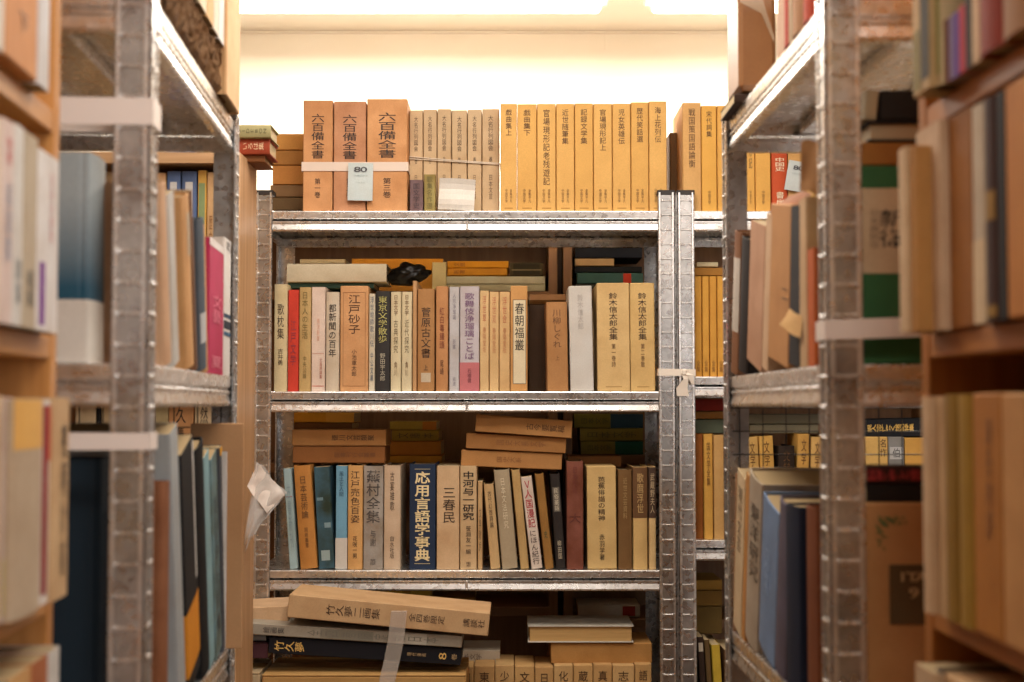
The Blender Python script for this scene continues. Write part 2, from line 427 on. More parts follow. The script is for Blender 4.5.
def make_shelf(parent, L, W, z, ribs='x', clip=None):
    prof = [(.0022, 0), (.0006, -.0006), (0, -.0020), (.0010, -.0150), (.0030, -.0165), (.0030, -.0195), (.0008, -.0210), (.0008, -.0235), (.0034, -.0255), (0.0004, -.0375), (.002, -.041), (.013, -.041), (.013, -.0398), (.0030, -.0385), (.0030, -.0014)]
    mb = MB(); g = 0.0022; vs = []
    for (o, dz) in prof:
        o += g; vs += [(o, o, z + dz), (L - o, o, z + dz), (L - o, W - o, z + dz), (o, W - o, z + dz)]
    fs = [[0, 1, 2, 3]]; n = len(prof)
    for i in range(n - 1):
        for k in range(4): fs.append([4 * i + k, 4 * i + (k + 1) % 4, 4 * i + 4 + (k + 1) % 4, 4 * i + 4 + k])
    fs.append([4 * (n - 1) + k for k in range(4)]); mb.add(vs, fs)
    if ribs == 'x':
        for q in (.28, .5, .72): mb.box(.02, L - .02, W * q - .014, W * q + .014, z - .016, z - .0013, .003)
    else:
        k = max(3, int(L / .14))
        for i in range(k):
            q = (i + .5) / k; mb.box(L * q - .016, L * q + .016, .02, W - .02, z - .016, z - .0013, .003)
    s = mb.build('shelf', [steel()], parent)
    if clip is not None:
        c = MB(); c.box(clip - .0022, clip + .0022, -.0028, .003, z - .036, z - .020, .0012); c.box(clip - .0032, clip + .0032, -.004, 0, z - .040, z - .035, .0014)
        c.build('clip', [steel()], s)
def wire_panel(parent, L, z0, z1, x, W):
    mb = MB(); yy = .02
    zz = z1
    while zz > z0: mb.tube([(x, .01, zz), (x, W - .01, zz)], .0009, 5); zz -= .0325
    while yy < W - .01: mb.tube([(x + .0015, yy, z0), (x + .0015, yy, z1)], .0009, 5); yy += .0325
    mb.build('wire_grid', [plastic('#2B2622', .4)], parent)
def rack(name, origin, ang, L, W, zs, ztop, label, ribs='x', clips=None, wire=None):
    r = empty(name, (origin[0], origin[1], 0), (0, 0, ang))
    for (x, y, sx, sy) in ((0, 0, 1, 1), (L, 0, -1, 1), (0, W, 1, -1), (L, W, -1, -1)): make_post(r, x, y, sx, sy, ztop)
    for i, z in enumerate(zs): make_shelf(r, L, W, z, ribs, clips)
    if wire: wire_panel(r, L, wire[0], wire[1], wire[2], W)
    tag(r, uniq(label), 'rack', 'galvanised steel racks')
    return r
def board_box(parent, name, x0, x1, y0, y1, z0, z1, mat, b=.001):
    mb = MB(); mb.box(x0, x1, y0, y1, z0, z1, b); return mb.build(name, [mat], parent)
def bookcase(origin, ang, L, W, zs, ztop, col, label, t=.02, back=True):
    r = empty('wooden_bookcase', (origin[0], origin[1], 0), (0, 0, ang))
    for x in (0, L - t): board_box(r, 'side_panel', x, x + t, 0, W, 0, ztop, wood(col, 'Z'))
    board_box(r, 'top_board', t, L - t, 0, W, ztop - t, ztop, wood(col, 'X'))
    for z in zs: board_box(r, 'shelf', t, L - t, .001, W - .008, z - t, z, wood(col, 'X'))
    if back: board_box(r, 'back_panel', t, L - t, W - .007, W, .02, ztop - t, wood(col, 'Z'))
    tag(r, uniq(label), 'bookcase', 'wooden bookcases'); return r
def Z(y, D): return at(512, y, D).z

# ------------------------------------------------------------------ the room
def slab(name, x0, x1, y0, y1, z0, z1, mat):
    mb = MB(); mb.box(x0, x1, y0, y1, z0, z1, .0005); o = mb.build(name, [mat]); o['kind'] = 'structure'; return o
wallm = plaster('wall_plaster', '#F2E8D6', 4); ceilm = plaster('ceiling_plaster', '#F4EEE2', 5)
slab('wall_back', -2.6, 2.8, BACKY, BACKY + .1, 0, CEIL, wallm)
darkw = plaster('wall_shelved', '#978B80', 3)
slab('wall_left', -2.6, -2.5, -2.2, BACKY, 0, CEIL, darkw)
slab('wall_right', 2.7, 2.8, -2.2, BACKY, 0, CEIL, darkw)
slab('wall_front', -2.6, 2.8, -2.3, -2.2, 0, CEIL, plaster('wall_front_plaster', '#A8A29C', 3))
slab('ceiling', -2.6, 2.8, -2.3, BACKY + .1, CEIL, CEIL + .1, ceilm)
slab('floor', -2.6, 2.8, -2.3, BACKY + .1, -.1, 0, wood('#8A6A48', 'Y'))
cor = MB(); cor.box(-2.5, 2.7, BACKY - .006, BACKY, CEIL - .007, CEIL, .001)
for x in (-1.0, .28, 1.5): cor.box(x - .002, x + .002, BACKY - .004, BACKY, CEIL - .055, CEIL - .007, .0005)
o = cor.build('trim_1', [wallm]); o['kind'] = 'structure'
b_ = MB(); b_.box(-2.5, 2.7, BACKY - .015, BACKY, 0, .09, .002); o = b_.build('baseboard_back', [wood('#8A6A48', 'X')]); o['kind'] = 'structure'
GLOW = emis('tube_diffuser', (1, .93, .82, 1), 11.0)
def lampfix(x, y, lx, ly, label):
    r = empty('ceiling_lamp', (x, y, CEIL))
    h = MB(); h.box(-lx / 2, lx / 2, -ly / 2, ly / 2, -.03, -.0005, .003); h.build('housing', [plastic('#EDE8DC', .4)], r)
    d = MB(); d.box(-lx / 2 + .02, lx / 2 - .02, -ly / 2 + .015, ly / 2 - .015, -.055, -.03, .008); d.build('diffuser', [GLOW], r)
    tag(r, uniq(label), 'lamp', 'ceiling lamps')
lampfix(-.40, 3.75, 1.32, .2, 'long white ceiling lamp glowing near back wall, left of the pair')
lampfix(1.02, 3.75, 1.32, .2, 'long white ceiling lamp glowing near back wall, right of the pair')

# ------------------------------------------------------------------ steel racks
D0 = 2.84
zT, zM, zL = Z(210.7, D0), Z(391.5, D0), Z(570.3, D0)
zB = zL - .36; LOWZ = [zB, zB - .36, .10]
XL = at(254, 400, D0).x; XR = at(677, 400, D0).x
ZTOP = Z(192, D0)
rack('steel_rack', (XL, D0), 0, XR - XL - .0025, .30, [zT, zM, zL] + LOWZ, ZTOP, 'galvanised steel rack facing the aisle, its shelves full of old books', 'x', clips=at(467, 400, D0).x - XL)
aT, aM, aL = zT, Z(376.5, D0), Z(540, D0)
rack('steel_rack', (XR + .0025, D0), 0, .90, .30, [aT, aM, aL, aL - .34, aL - .68, .10], ZTOP, 'galvanised steel rack right of the facing one, joined post to post with it', 'x')
# side racks: the near and far aisle corners of each
LN = Vector((at(146.5, 400, 1.34).x, 1.34, 0)); LF = Vector((at(236, 400, 2.0).x, 2.0, 0))
RN = Vector((at(829, 400, 1.37).x, 1.37, 0)); RF = Vector((at(724.5, 400, 2.0).x, 2.0, 0))
sT, sM = Z(125, 2.0), Z(377, 2.0)
slL, slR = Z(643, 2.0), Z(627, 2.0)
dL = (LF - LN); angL = math.atan2(dL.y, dL.x); LL = dL.length
dR = (RN - RF); angR = math.atan2(dR.y, dR.x); LR = dR.length
ztop_s = Z(121, 2.0)
WS = .42
rack('steel_rack', LN, angL, LL, WS, [sT, sM, slL, slL - .36, slL - .72], ztop_s, 'galvanised steel rack on the left of the aisle, blurred post in front', 'x', wire=(Z(470, 2.0), Z(404, 2.0), LL - .006))
rack('steel_rack', RF, angR, LR, WS, [sT, sM, slR, slR - .36, slR - .72], ztop_s, 'galvanised steel rack on the right of the aisle, blurred post in front', 'x', wire=(Z(490, 2.0), Z(408, 2.0), .006))

# ------------------------------------------------------------------ wooden bookcases
OAK = '#C98E4E'
# behind the left rack, its side towards the aisle
BX = at(238, 400, 2.47).x; bz = Z(152, 2.47)
bkA = Z(386, 2.47); bkB = Z(560, 2.47)
bookcase((BX - .86, 2.47), 0, .86, .163, [bkA, bkB, bkB - .36, .08], bz, '#C9A077', 'tall wooden bookcase behind the left steel rack, plain side to the aisle', t=.02)
# behind the facing rack
rz = .42 + CAMZ
xa = at(557.5, 400, 3.25).x; xb = at(563.5, 400, 3.25).x
rL = [Z(292, 3.27), Z(463.5, 3.27), Z(606, 3.27), .5, .1]; rR = [Z(292, 3.27), Z(455, 3.27), Z(618, 3.27), .5, .1]
bookcase((xa - .88, 3.25), 0, .88, .24, rL, rz, '#8A6440', 'wooden bookcase behind the facing rack, its left half')
_g = MB(); _g.box(xa + .0008, xb - .0008, 3.30, 3.48, 0, rz - .01, .001); _o = _g.build('gap_shade_board', [wood('#4A3420', 'Z')]); tag(_o, uniq('dark board added as gap shade between the two wooden bookcases behind'), 'board')  # added board, its dark brown stands in for the shade in the gap
bookcase((xb, 3.25), 0, .88, .24, rR, rz, '#8A6440', 'wooden bookcase behind the facing rack, its right half')
# near the camera, on both sides
WLF = Vector((at(56, 400, 1.25).x, 1.25, 0)); WLd = Vector((-.075, 1, 0)).normalized()
WRF = Vector((at(922, 400, 1.25).x, 1.25, 0)); WRd = Vector((-.02, 1, 0)).normalized()
def side_case(F, d, side, zs, ztop, label, col=OAK):
    L = .80
    if side < 0: o = F - d * L; a = math.atan2(d.y, d.x)
    else: o = F; a = math.atan2(-d.y, -d.x)
    return bookcase(o, a, L, .24, zs, ztop, col, label, t=.02)
wl = [Z(115, 1.25), Z(337, 1.25), Z(588, 1.25), Z(588, 1.25) - .27, .5, .1]
wr = [Z(113, 1.25), Z(336, 1.25), Z(602, 1.25), Z(602, 1.25) - .27, .5, .1]
side_case(WLF, WLd, -1, wl, 2.08, 'blurred wooden bookcase at the left edge, nearest the camera')
side_case(WRF, WRd, 1, wr, 2.08, 'blurred wooden bookcase at the right edge, nearest the camera', '#B27436')

# ================================================================== books on the facing rack
INK = '#3A2A20'; BRN = '#6B4A2C'; RED = '#A8382C'; GOLD = '#D8B26A'
# ---- on top
G = 'books on top of the facing rack'; ph = 'on top of the facing rack'
cs = dict(kind='case', stain=.3)
def dai(v): return [('六百備全書', .12, .53, .44, '#33241C', 0, .006), (v, .70, .88, .20, '#33241C')]
stand(2.855, 209, zT, 302.6, 332.3, 100.5, '#D99C68', 'orange slipcase with brushed black title, left of three strapped', ph, G, name='slipcased_book', text=dai('第一巻'), **cs)
stand(2.855, 209, zT, 333.2, 365.6, 101.5, '#CE936C', 'darker orange slipcase half covered by the 80 tag, middle of three', ph, G, name='slipcased_book', text=dai('第二巻'), **cs)
stand(2.855, 209, zT, 366.6, 407.2, 99, '#DFA26C', 'widest orange slipcase with brushed title, right of three strapped', ph, G, name='slipcased_book', text=dai('第三巻'), **cs)
sx = [409, 423, 437, 451.5, 467.3, 482, 499.6]
ords = ['leftmost', 'second', 'third', 'fourth', 'fifth', 'sixth', 'seventh', 'eighth', 'ninth', 'tenth']
for i in range(6):
    stand(2.90, 209, zT, sx[i], sx[i + 1] - .3, 110 - (i % 3) * .6 + .4, '#D3B48C', f'pale tan string-tied volume, {ords[i]} of its set of six,', ph, G, depth=.13,
          text=[('大名行列図会', .06, .40, .30, '#5B452F'), ('巻', .45, .52, .2, '#5B452F'), ('日本文芸', .62, .86, .24, '#6A5238')], kind='soft')
stand(2.866, 209, zT, 409.5, 423.2, 180, '#7D6468', 'small purple-grey booklet standing before the tan set', ph, G, depth=.024, kind='soft', text=[('国文学史', .1, .9, .5, '#453438')], stain=.5)
stand(2.866, 209, zT, 423.8, 435.5, 174.5, '#A99A5C', 'small olive booklet with dark speckled spine before the tan set', ph, G, depth=.024, kind='soft', text=[('歌集名作選', .05, .92, .5, '#6E6434')], stain=.5)
ox = [500.3, 517.3, 537, 556.2, 574.8, 593.6, 612.6, 631.2, 649.2, 667.4]
tt = ['戯曲集上', '戯曲集下', '官場現形記老残遊記', '近世随筆集', '記録文学集', '官場現形記上', '児女英雄伝', '歴代笑話選', '海上花列伝']
end = [.30, .30, .76, .38, .38, .44, .38, .37, .38]
for i in range(9):
    yt = [104, 104.3, 104, 104, 103.6, 104, 103.8, 102.5, 101.6][i]
    stand(2.856, 209, zT, ox[i], ox[i + 1] - .2, yt, ['#E8B263', '#E6AF5E', '#EAB566'][i % 3], f'bright orange volume, {ords[i]} of the nine in a row', ph, G, depth=.15, kind='hard', bulge=.0005, stain=.12,
          text=[(tt[i], .05, end[i], .36, '#5A3C1E'), ('中国文学', .79, .92, .15, '#7A5528', -.14), ('全集平凡', .79, .92, .15, '#7A5528', .14)], patch=[(.25, .75, .965, .972, '#A87434')])
G = 'books on top of the right-hand facing rack'; ph = 'on top of the rack right of centre'
stand(2.858, 209, aT, 683, 701.6, 103, '#E2AE6B', 'orange volume with pale side showing beside the gap', ph, G, depth=.17, bulge=.0005, stain=.15, text=[('戦国策国語論衡', .05, .60, .36, '#5A3C1E'), ('平凡社版', .80, .93, .2, '#7A5528')])
stand(2.858, 209, aT, 701.8, 717.2, 106, '#EDB152', 'golden orange volume, second after the gap,', ph, G, depth=.15, bulge=.0005, stain=.1, text=[('宋代詞集', .05, .30, .36, '#5A3C1E'), ('中国文学', .80, .93, .2, '#7A5528')])
stand(2.96, 209, aT, 670, 681, 133, '#6A4A28', 'small dark brown book deep in the gap', ph, G, depth=.1)
fx = [717.6, 731.6, 746, 755.6, 771.4]
for i in range(4):
    stand(2.858, 209, aT, fx[i], fx[i + 1] - .3, 106, '#EBB057', f'plain golden orange volume, {["first", "second", "third", "fourth"][i]} behind the right steel post,', ph, G, depth=.15, bulge=.0005, stain=.1, text=[('中国文学', .80, .93, .2, '#7A5528')] + ([('官場現形記', .05, .6, .4, '#5A3C1E')] if i == 2 else []))
stand(2.858, 209, aT, 771.8, 788, 112, '#C8502A', 'red book carrying pale lettering', ph, G, depth=.15, text=[('中国史', .46, .60, .6, '#F3E3C4', 0, .01), ('書房', .8, .95, .5, '#F3E3C4', 0, .01)])
stand(2.858, 209, aT, 788.4, 806, 110, '#D9A663', 'tan volume carrying the second numbered tag', ph, G, depth=.15, kind='case')
stand(2.858, 209, aT, 806.4, 822, 108, '#E3B066', 'yellowish tan volume right of the tagged one', ph, G, depth=.15, kind='case')
# stack at the left end
G = 'books lying in the stack beside the orange slipcases'; ph = 'in the stack left of orange slipcases'
for (y0, y1, c, d) in ((133.5, 150, '#D99A4C', 'top orange paperback lying flat'), (150.3, 165, '#B98140', 'brown orange paperback, second from top'), (165.3, 184.5, '#D08C45', 'thick orange book, third from top'), (184.8, 197, '#8F6C46', 'grey brown book, fourth from top'), (197.3, 210, '#6F5636', 'dark brown book at the bottom')):
    lying(3.0, 271 + random.uniform(-1, 3), 345, y0, y1, c, d, ph, G, depth=.11, kind='soft', bulge=.001)
G = 'books lying on top of the left wooden bookcase'; ph = 'on the left wooden bookcase'
zz0 = Z(164.2, 2.6)
lying(2.52, 196, 271, 124.5, 138, '#A8A070', 'worn olive green book lying topmost', ph, G, depth=.09, text=[('SIDEBON', .55, .95, .5, '#5D5638')], kind='hard')
lying(2.53, 198, 270, 138.5, 154.5, '#A5442A', 'brick red book with lettered spine lying second', ph, G, depth=.09, text=[('いろは集', .62, .92, .5, '#E9C6A0')], patch=[(.08, .92, .52, .525, '#D8A080')])
lying(2.54, 205, 265, 154.9, 162.2, '#8E5A34', 'brown book lying lowest', ph, G, depth=.09)

# ---- middle shelf
G = 'books standing on the middle shelf of the facing rack'; ph = 'on the facing rack middle shelf'
DM = 2.86
def mid(x0, x1, yt, c, desc, **kw): return stand(DM, 391, zM, x0, x1, yt, c, desc, ph, G, **kw)
mid(273.5, 287.2, 284.5, '#D9C79C', 'cream book with brush-written title, first from left', text=[('歌枕集', .18, .52, .5, INK), ('吉井勇', .6, .76, .4, INK)])
mid(287.4, 298.4, 290, '#D23E2E', 'bright red book', stain=.35, text=[('江戸文学', .3, .75, .5, '#7C2A3C')], kind='soft')
mid(298.6, 310.8, 287.5, '#C2A26A', 'olive tan book with green faded title', text=[('日本人の生活', .04, .50, .5, '#6E5F30', 0, .006), ('中央公論', .66, .88, .3, '#6E5F30')])
mid(311, 325, 287.2, '#E3CDBE', 'pinkish white book with boxed small print near its foot', text=[('風流新書', .3, .52, .22, '#D8A890'), ('文芸評論集', .68, .88, .18, '#A05040', .2)], patch=[(.06, .94, .945, .952, '#C04830'), (.06, .94, .635, .64, '#C89080')], kind='soft')
mid(325.4, 339.2, 292.2, '#D3C3AC', 'pale grey book with bold title about a hundred years', text=[('都新聞の百年', .12, .66, .55, '#2F2620', 0, .008)])
mid(339.8, 368.2, 286, '#D59E6B', 'wide tan slipcase with ruled border and four large characters', kind='case', frame=('#8A5A34', .06, .95), text=[('江戸砂子', .08, .46, .42, '#4A2F1E', 0, .004), ('小池章太郎', .60, .86, .18, '#4A2F1E')], name='slipcased_book')
mid(368.5, 375, 293.8, '#D8CDB4', 'thin cream paperback with blue print', kind='soft', text=[('浮世絵師歌川伝', .03, .55, .6, '#44506A'), ('中公文庫', .6, .9, .5, '#44506A')])
mid(375.2, 390, 291.2, '#33302F', 'black book with yellow-green title', text=[('東京文学散歩', .05, .52, .6, '#B9B26A', 0, .006), ('野田宇太郎', .62, .9, .35, '#B8B09A')], stain=.2)
mid(390.3, 401.1, 292, '#DFD0AA', 'cream volume with brown titles, left of an alike pair', text=[('日本文学', .03, .24, .4, BRN), ('古典探究', .28, .62, .42, '#6B5A40'), ('角川', .7, .85, .3, BRN)])
mid(401.3, 412, 292, '#DFD0AA', 'cream volume with brown titles, right of an alike pair', text=[('日本文学', .03, .24, .4, BRN), ('近代探究', .28, .62, .42, '#6B5A40'), ('角川', .7, .85, .3, BRN)])
mid(412.3, 416.8, 281, '#C99A6A', 'thin plain brown booklet taller than its neighbours', kind='soft')
mid(417.2, 434.6, 289, '#B48250', 'brown book with bold black title and small pale label', text=[('菅原古文書', .18, .68, .55, '#33221A', 0, .008), ('上', .74, .80, .25, INK)], patch=[(.22, .78, .82, .91, '#CDBBA0')], kind='hard')
mid(435.6, 448.2, 286.5, '#C98E5C', 'reddish tan book beside the lavender books', text=[('紅白毒饅頭', .2, .6, .4, '#7A3320'), ('尾崎', .7, .85, .3, '#5A3320')])
mid(449, 459.3, 287, '#C6C2C4', 'pale grey-lavender book with thin grey print', text=[('人形浄瑠璃', .06, .32, .3, '#7A7480'), ('新書', .5, .6, .3, '#7A7480'), ('岩波', .86, .95, .3, '#7A7480')], kind='soft')
mid(459.6, 479.3, 286.5, '#CBC3CA', 'wide lavender book with purple title and pink lower band', text=[('歌舞伎浄瑠璃ことば', .06, .70, .50, '#7B5A7A', 0, .006), ('石橋健', .78, .92, .2, '#7A3A44')], obi=(.725, .997, '#C87276'), kind='soft')
for i, (a_, b_) in enumerate(((479.6, 489.1), (489.3, 499), (499.2, 510.1))):
    mid(a_, b_, [290.8, 292, 292][i], ['#E5C08A', '#E3BC84', '#DFB67E'][i], f'light orange volume with faded red title, {["left", "middle", "right"][i]} of three', text=[('浮世' + '草双合'[i], .05, .32, .4, '#B86A4A'), ('春陽堂版', .36, .62, .34, '#B87A50')], kind='soft')
mid(510.4, 527.6, 286, '#D49B5C', 'orange slipcase with cream framed label and brushed title', kind='case', patch=[(.14, .92, .13, .93, '#5A4030'), (.17, .89, .135, .925, '#EAD9B4')], text=[('春朝福叢', .16, .62, .55, '#2E221C', .03, .008)], name='slipcased_book')
mid(547.2, 568.6, 302.2, '#B98452', 'short brown book right of the dark gap', text=[('川柳しぐれ', .08, .52, .40, '#6A4428'), ('上', .6, .66, .2, '#6A4428')], xt=545.8)
mid(570.5, 594, 286, '#D8D3CC', 'thick white paper-wrapped book with torn top edge', kind='case', text=[('鈴木信太郎', .08, .42, .26, '#B4ACA6')], xt=568.2, stain=.12)
mid(597.6, 630.4, 283, '#E2BD80', 'wide cream slipcase of the pair at right end, left one', kind='case', text=[('鈴木信太郎全集', .09, .53, .26, INK, 0, .004), ('第一巻詩', .56, .78, .13, BRN)], name='slipcased_book', xt=596.5, patch=[(.25, .75, .955, .962, '#A88048')])
mid(630.8, 655.6, 283, '#E0B977', 'narrower cream slipcase of the pair, against the right post', kind='case', text=[('鈴木信太郎全集', .09, .53, .34, INK, 0, .004), ('第二巻散', .56, .78, .16, BRN)], name='slipcased_book', xt=629.6, patch=[(.25, .75, .955, .962, '#A88048')])
# lying above them
G = 'books lying above the middle shelf row'; ph = 'above the facing middle shelf row'
lying(2.885, 287, 386.5, 263.6, 282.2, '#CDBFA2', 'thick cream cloth book', ph, G, depth=.125, bulge=.002)
lying(2.90, 288, 374, 282.8, 288.3, '#40635A', 'thin dark teal book under the thick cream one', ph, G, depth=.12, kind='soft')
lying(3.0, 530, 569, 294, 300.5, '#C08A58', 'tan paperback across the gap', ph, G, depth=.1, kind='soft')
# behind the gap
stand(3.0, 391, zM, 528.5, 546, 305, '#4A3524', 'dark brown book set back in the gap', 'on the facing rack middle shelf', 'books standing on the middle shelf of the facing rack', depth=.12)

# ---- lower shelf
G = 'books standing on the lower shelf of the facing rack'; ph = 'on the facing rack lower shelf'
def low(x0, x1, yt, c, desc, **kw): return stand(DM, 569.5, zL, x0, x1, yt, c, desc, ph, G, **kw)
low(289.5, 298, 468.5, '#9DB8BE', 'pale blue leaning paperback, first from left', xt=282.8, kind='soft', text=[('古書新刊', .15, .8, .4, '#7A8E96')], patch=[(.1, .9, .28, .285, '#A03030')])
low(300.3, 317.8, 465.5, '#C0823F', 'orange-brown leaning book with dark title', xt=293.2, text=[('日本芸術論', .1, .52, .4, '#5A3A1C'), ('岡崎義恵', .6, .8, .2, '#5A3A1C')])
low(318.8, 334.8, 467, '#3E6276', 'dark teal patterned book', xt=313.4, stain=.7, text=[], kind='soft', patch=[(.2, .75, .82, .92, '#9DB2B4'), (.1, .5, .3, .33, '#6D8C98'), (.5, .9, .55, .6, '#7C98A2')])
low(335.2, 347, 466, '#6FA4C4', 'light blue paperback with white foot', kind='soft', text=[('風土と人間', .05, .3, .4, '#32566E')], obi=(.70, .998, '#D8D3CC'))
low(347.3, 362.7, 465.5, '#DCA868', 'tan book with five large dark characters', text=[('江戸売色百姿', .05, .56, .60, '#4A3524', 0, .006), ('花咲一男', .68, .90, .3, '#4A3524')])
low(363, 383.2, 466, '#A9A39C', 'grey mottled book with bold brushed title', stain=.55, text=[('蕪村全集', .04, .56, .68, '#4A4442', 0, .01), ('与謝', .62, .78, .3, '#5A5452'), ('筑摩', .9, .96, .3, '#5A5452')])
low(383.5, 400.6, 465.5, '#D6BCA0', 'pale pinkish beige book left of the dark gap', text=[('古宴雑歌', .06, .44, .26, '#4A3A30'), ('白水社版', .68, .9, .26, '#4A3A30')])
low(409, 435.6, 464.2, '#22304A', 'dark navy dictionary with big pale gold characters', text=[('応用言語学事典', .07, .93, .56, '#E6D3A4', 0, .02)], bulge=.003, patch=[(.2, .8, .045, .05, '#C8B88C'), (.2, .8, .945, .95, '#C8B88C')], stain=.1)
low(436.4, 459.4, 466.2, '#D8B58C', 'wide beige book with sketched cursive title', text=[('三春民', .2, .56, .56, '#3A2C22', .05, .002)], kind='soft')
low(459.8, 476.9, 466.2, '#D6B68A', 'beige book with heavy black title and editor line', text=[('中河与一研究', .05, .53, .66, '#241C18', 0, .016), ('笹淵友一編', .58, .86, .30, '#3A2C22'), ('南窓', .93, .98, .3, '#3A2C22')], kind='soft')
low(477.6, 482.6, 481.5, '#CDA877', 'thin tan booklet', kind='soft', text=[('文学散歩', .3, .8, .5, '#6B4F30')])
low(490.4, 500.6, 484, '#D4B07C', 'short leaning tan book with small title', xt=483.4, text=[('古代幻想詩論', .08, .52, .36, '#4A3524')])
low(502, 518, 469.8, '#B3A184', 'greyish leaning book with pale title', xt=493.4, text=[('日本文法研究', .08, .6, .3, '#E0D2B4')])
low(520.4, 529.2, 469.8, '#C9A56C', 'plain tan book leaning between grey and red-lettered ones', xt=511)
low(531.4, 542.8, 477, '#E2D2C4', 'white leaning book with red and dark lettering', xt=520.4, kind='soft', text=[('Ｖ人国漫記', .03, .56, .66, '#B02A3A', 0, .012), ('にほん紀行', .58, .96, .6, '#4A3430', 0, .01)])
low(545, 554, 474, '#A07238', 'brown leaning book next to the black one', xt=534.6, text=[('史', .6, .68, .4, '#3E5030')])
low(556, 566, 474, '#2C2624', 'black leaning book with grey framed label', xt=549.8, patch=[(.15, .85, .14, .40, '#6A6258')], text=[('民俗叢話', .15, .39, .45, '#D8CDB4'), ('柳田国', .7, .9, .4, '#C8BBA0')])
low(566.6, 583.6, 461.5, '#8A5142', 'tall worn maroon book', stain=.6, text=[('日本文化', .05, .3, .3, '#6A2E26'), ('大', .48, .58, .7, '#5E2A24')])
low(587.6, 617, 466.3, '#E0BC7C', 'wide cream slipcase with brown-black title', kind='case', text=[('芭蕉俳諧の精神', .1, .54, .24, INK, 0, .004), ('赤羽学著', .66, .92, .18, INK)], name='slipcased_book', xt=586.6)
low(618.2, 632.4, 469.8, '#7C5A34', 'dark olive-brown book with pale faint title', text=[('近世文芸資料', .08, .5, .3, '#A88A58')])
low(633, 647.8, 467, '#E0B876', 'tan book with dark brown upper label and branch drawing', obi=(.004, .50, '#6B4A2E'), text=[('歌麿浮世', .06, .46, .45, '#C8A46C')], marks=())
low(649, 656.4, 467, '#E3BF84', 'narrow tan book with dark upper label at right end', obi=(.004, .50, '#4A362A'), text=[('武蔵野夫人', .06, .46, .6, '#C8B08C')])
# lying above them
G = 'books lying above the lower shelf row'; ph = 'above the facing lower shelf row'
lying(2.90, 292.5, 385, 446.5, 463, '#8F5A2E', 'dark orange-brown slipcase under a lighter one', ph, G, kind='case', depth=.12, text=[('国書刊行会叢書', .45, .9, .3, '#6A4020')], name='slipcased_book')
lying(2.905, 292, 386, 429.5, 446, '#C28A50', 'tan slipcase with brushed title, left side pair', ph, G, kind='case', depth=.12, text=[('徳川文芸類聚', .42, .88, .35, '#4A3018')], name='slipcased_book')
lying(2.89, 461, 562, 453.5, 470, '#B9834C', 'lowest of three tilted tan slipcases', ph, G, kind='case', depth=.14, tilt=math.radians(2.2), text=[('国史大系', .35, .6, .35, '#8A5A30')], name='slipcased_book')
lying(2.885, 466, 566, 438, 453.6, '#B07A44', 'middle one of three tilted tan slipcases', ph, G, kind='case', depth=.14, tilt=math.radians(3.0), text=[('国史大系文学', .3, .8, .35, '#8A5A30')], name='slipcased_book')
lying(2.875, 475.5, 572, 421, 438.5, '#CC9458', 'topmost of three tilted tan slipcases', ph, G, kind='case', depth=.14, tilt=math.radians(4.2), text=[('古今要覧稿', .52, .93, .4, '#5A3A1C')], name='slipcased_book')

# ---- bottom level of the facing rack
G = 'small volumes standing at the bottom of the picture'; ph = 'in the facing rack bottom row'
tx = [460.5, 474, 495, 514.6, 535, 554, 573.6, 593.4, 612.8, 635, 652.4]
ch = ['国', '東海', '少年', '文学', '日本', '化学', '蔵書', '真言', '志賀', '語学']
for i in range(10):
    stand(2.86, 745, zB, tx[i], tx[i + 1] - .4, [667, 666, 665, 666, 667, 665, 665, 664.5, 665, 664][i], ['#D1A468', '#CDA066', '#D6AC72'][i % 3], f'tan slipcase with dark title, {ords[i]} from left', ph, G, kind='case', depth=.12, text=[(ch[i], .07, .07 + .13 * len(ch[i]), .5, '#4A3018', 0, .006), ('全集', .5, .7, .4, '#4A3018')], name='slipcased_book')
G = 'books lying on the bottom row'; ph = 'on the facing rack bottom row'
lying(2.88, 551, 652, 643, 663.6, '#B98548', 'thick plain tan slipcase', ph, G, kind='case', depth=.14, name='slipcased_book')
lying(2.875, 528, 633.5, 625.5, 642.6, '#E4DFD2', 'white-covered book with its page edges facing out,', ph, G, depth=.14, fore=True, pagecol='#D8AF72', kind='hard')
lying(2.93, 455, 500, 650, 663.5, '#C9BCA8', 'pale book with printed end', ph, G, depth=.12, text=[('日本文学', .05, .6, .5, '#6A5A58')], kind='soft')

# ---- the heap standing in front of its left post, on a carton
def carton(name, x0, x1, y0, y1, z0, z1, col, label, cat='box', tape=True):
    r = empty(name, ((x0 + x1) / 2, (y0 + y1) / 2, z0)); hx, hy, h = (x1 - x0) / 2, (y1 - y0) / 2, z1 - z0
    mb = MB(); mb.box(-hx, hx, -hy, hy, 0, h - .004, .002); mb.build('body', [paper(col, .8, .25, 9)], r)
    for s in (-1, 1):
        f = MB(); Y = sorted((s * .0015, s * hy)); f.box(-hx, hx, Y[0], Y[1], h - .0038, h, .001); f.build('flap', [paper(col, .8, .25, 9)], r)
    if tape:
        f = MB(); f.box(-hx - .0006, hx + .0006, -.024, .024, h, h + .0006, .0002); f.build('tape', [plastic('#B9935E', .25)], r)
    tag(r, uniq(label), cat); return r
zc = Z(672.5, 2.66)
x0 = at(262, 672, 2.64).x; x1 = at(466, 672, 2.64).x
carton('cardboard_carton', x0, x1, 2.64, 2.82, 0.0, zc, '#C79A5C', 'tall tan cardboard carton under the heap at the bottom left')
x0b = at(205, 672, 2.64).x
carton('cardboard_carton', x0b, x0 - .004, 2.64, 2.78, 0.0, zc + .004, '#C9B28C', 'narrow pale carton supporting the left end of the heap')
G = 'volumes heaped in front of the facing rack left post'; ph = 'in the bottom left heap'
tl = math.radians(3.6)
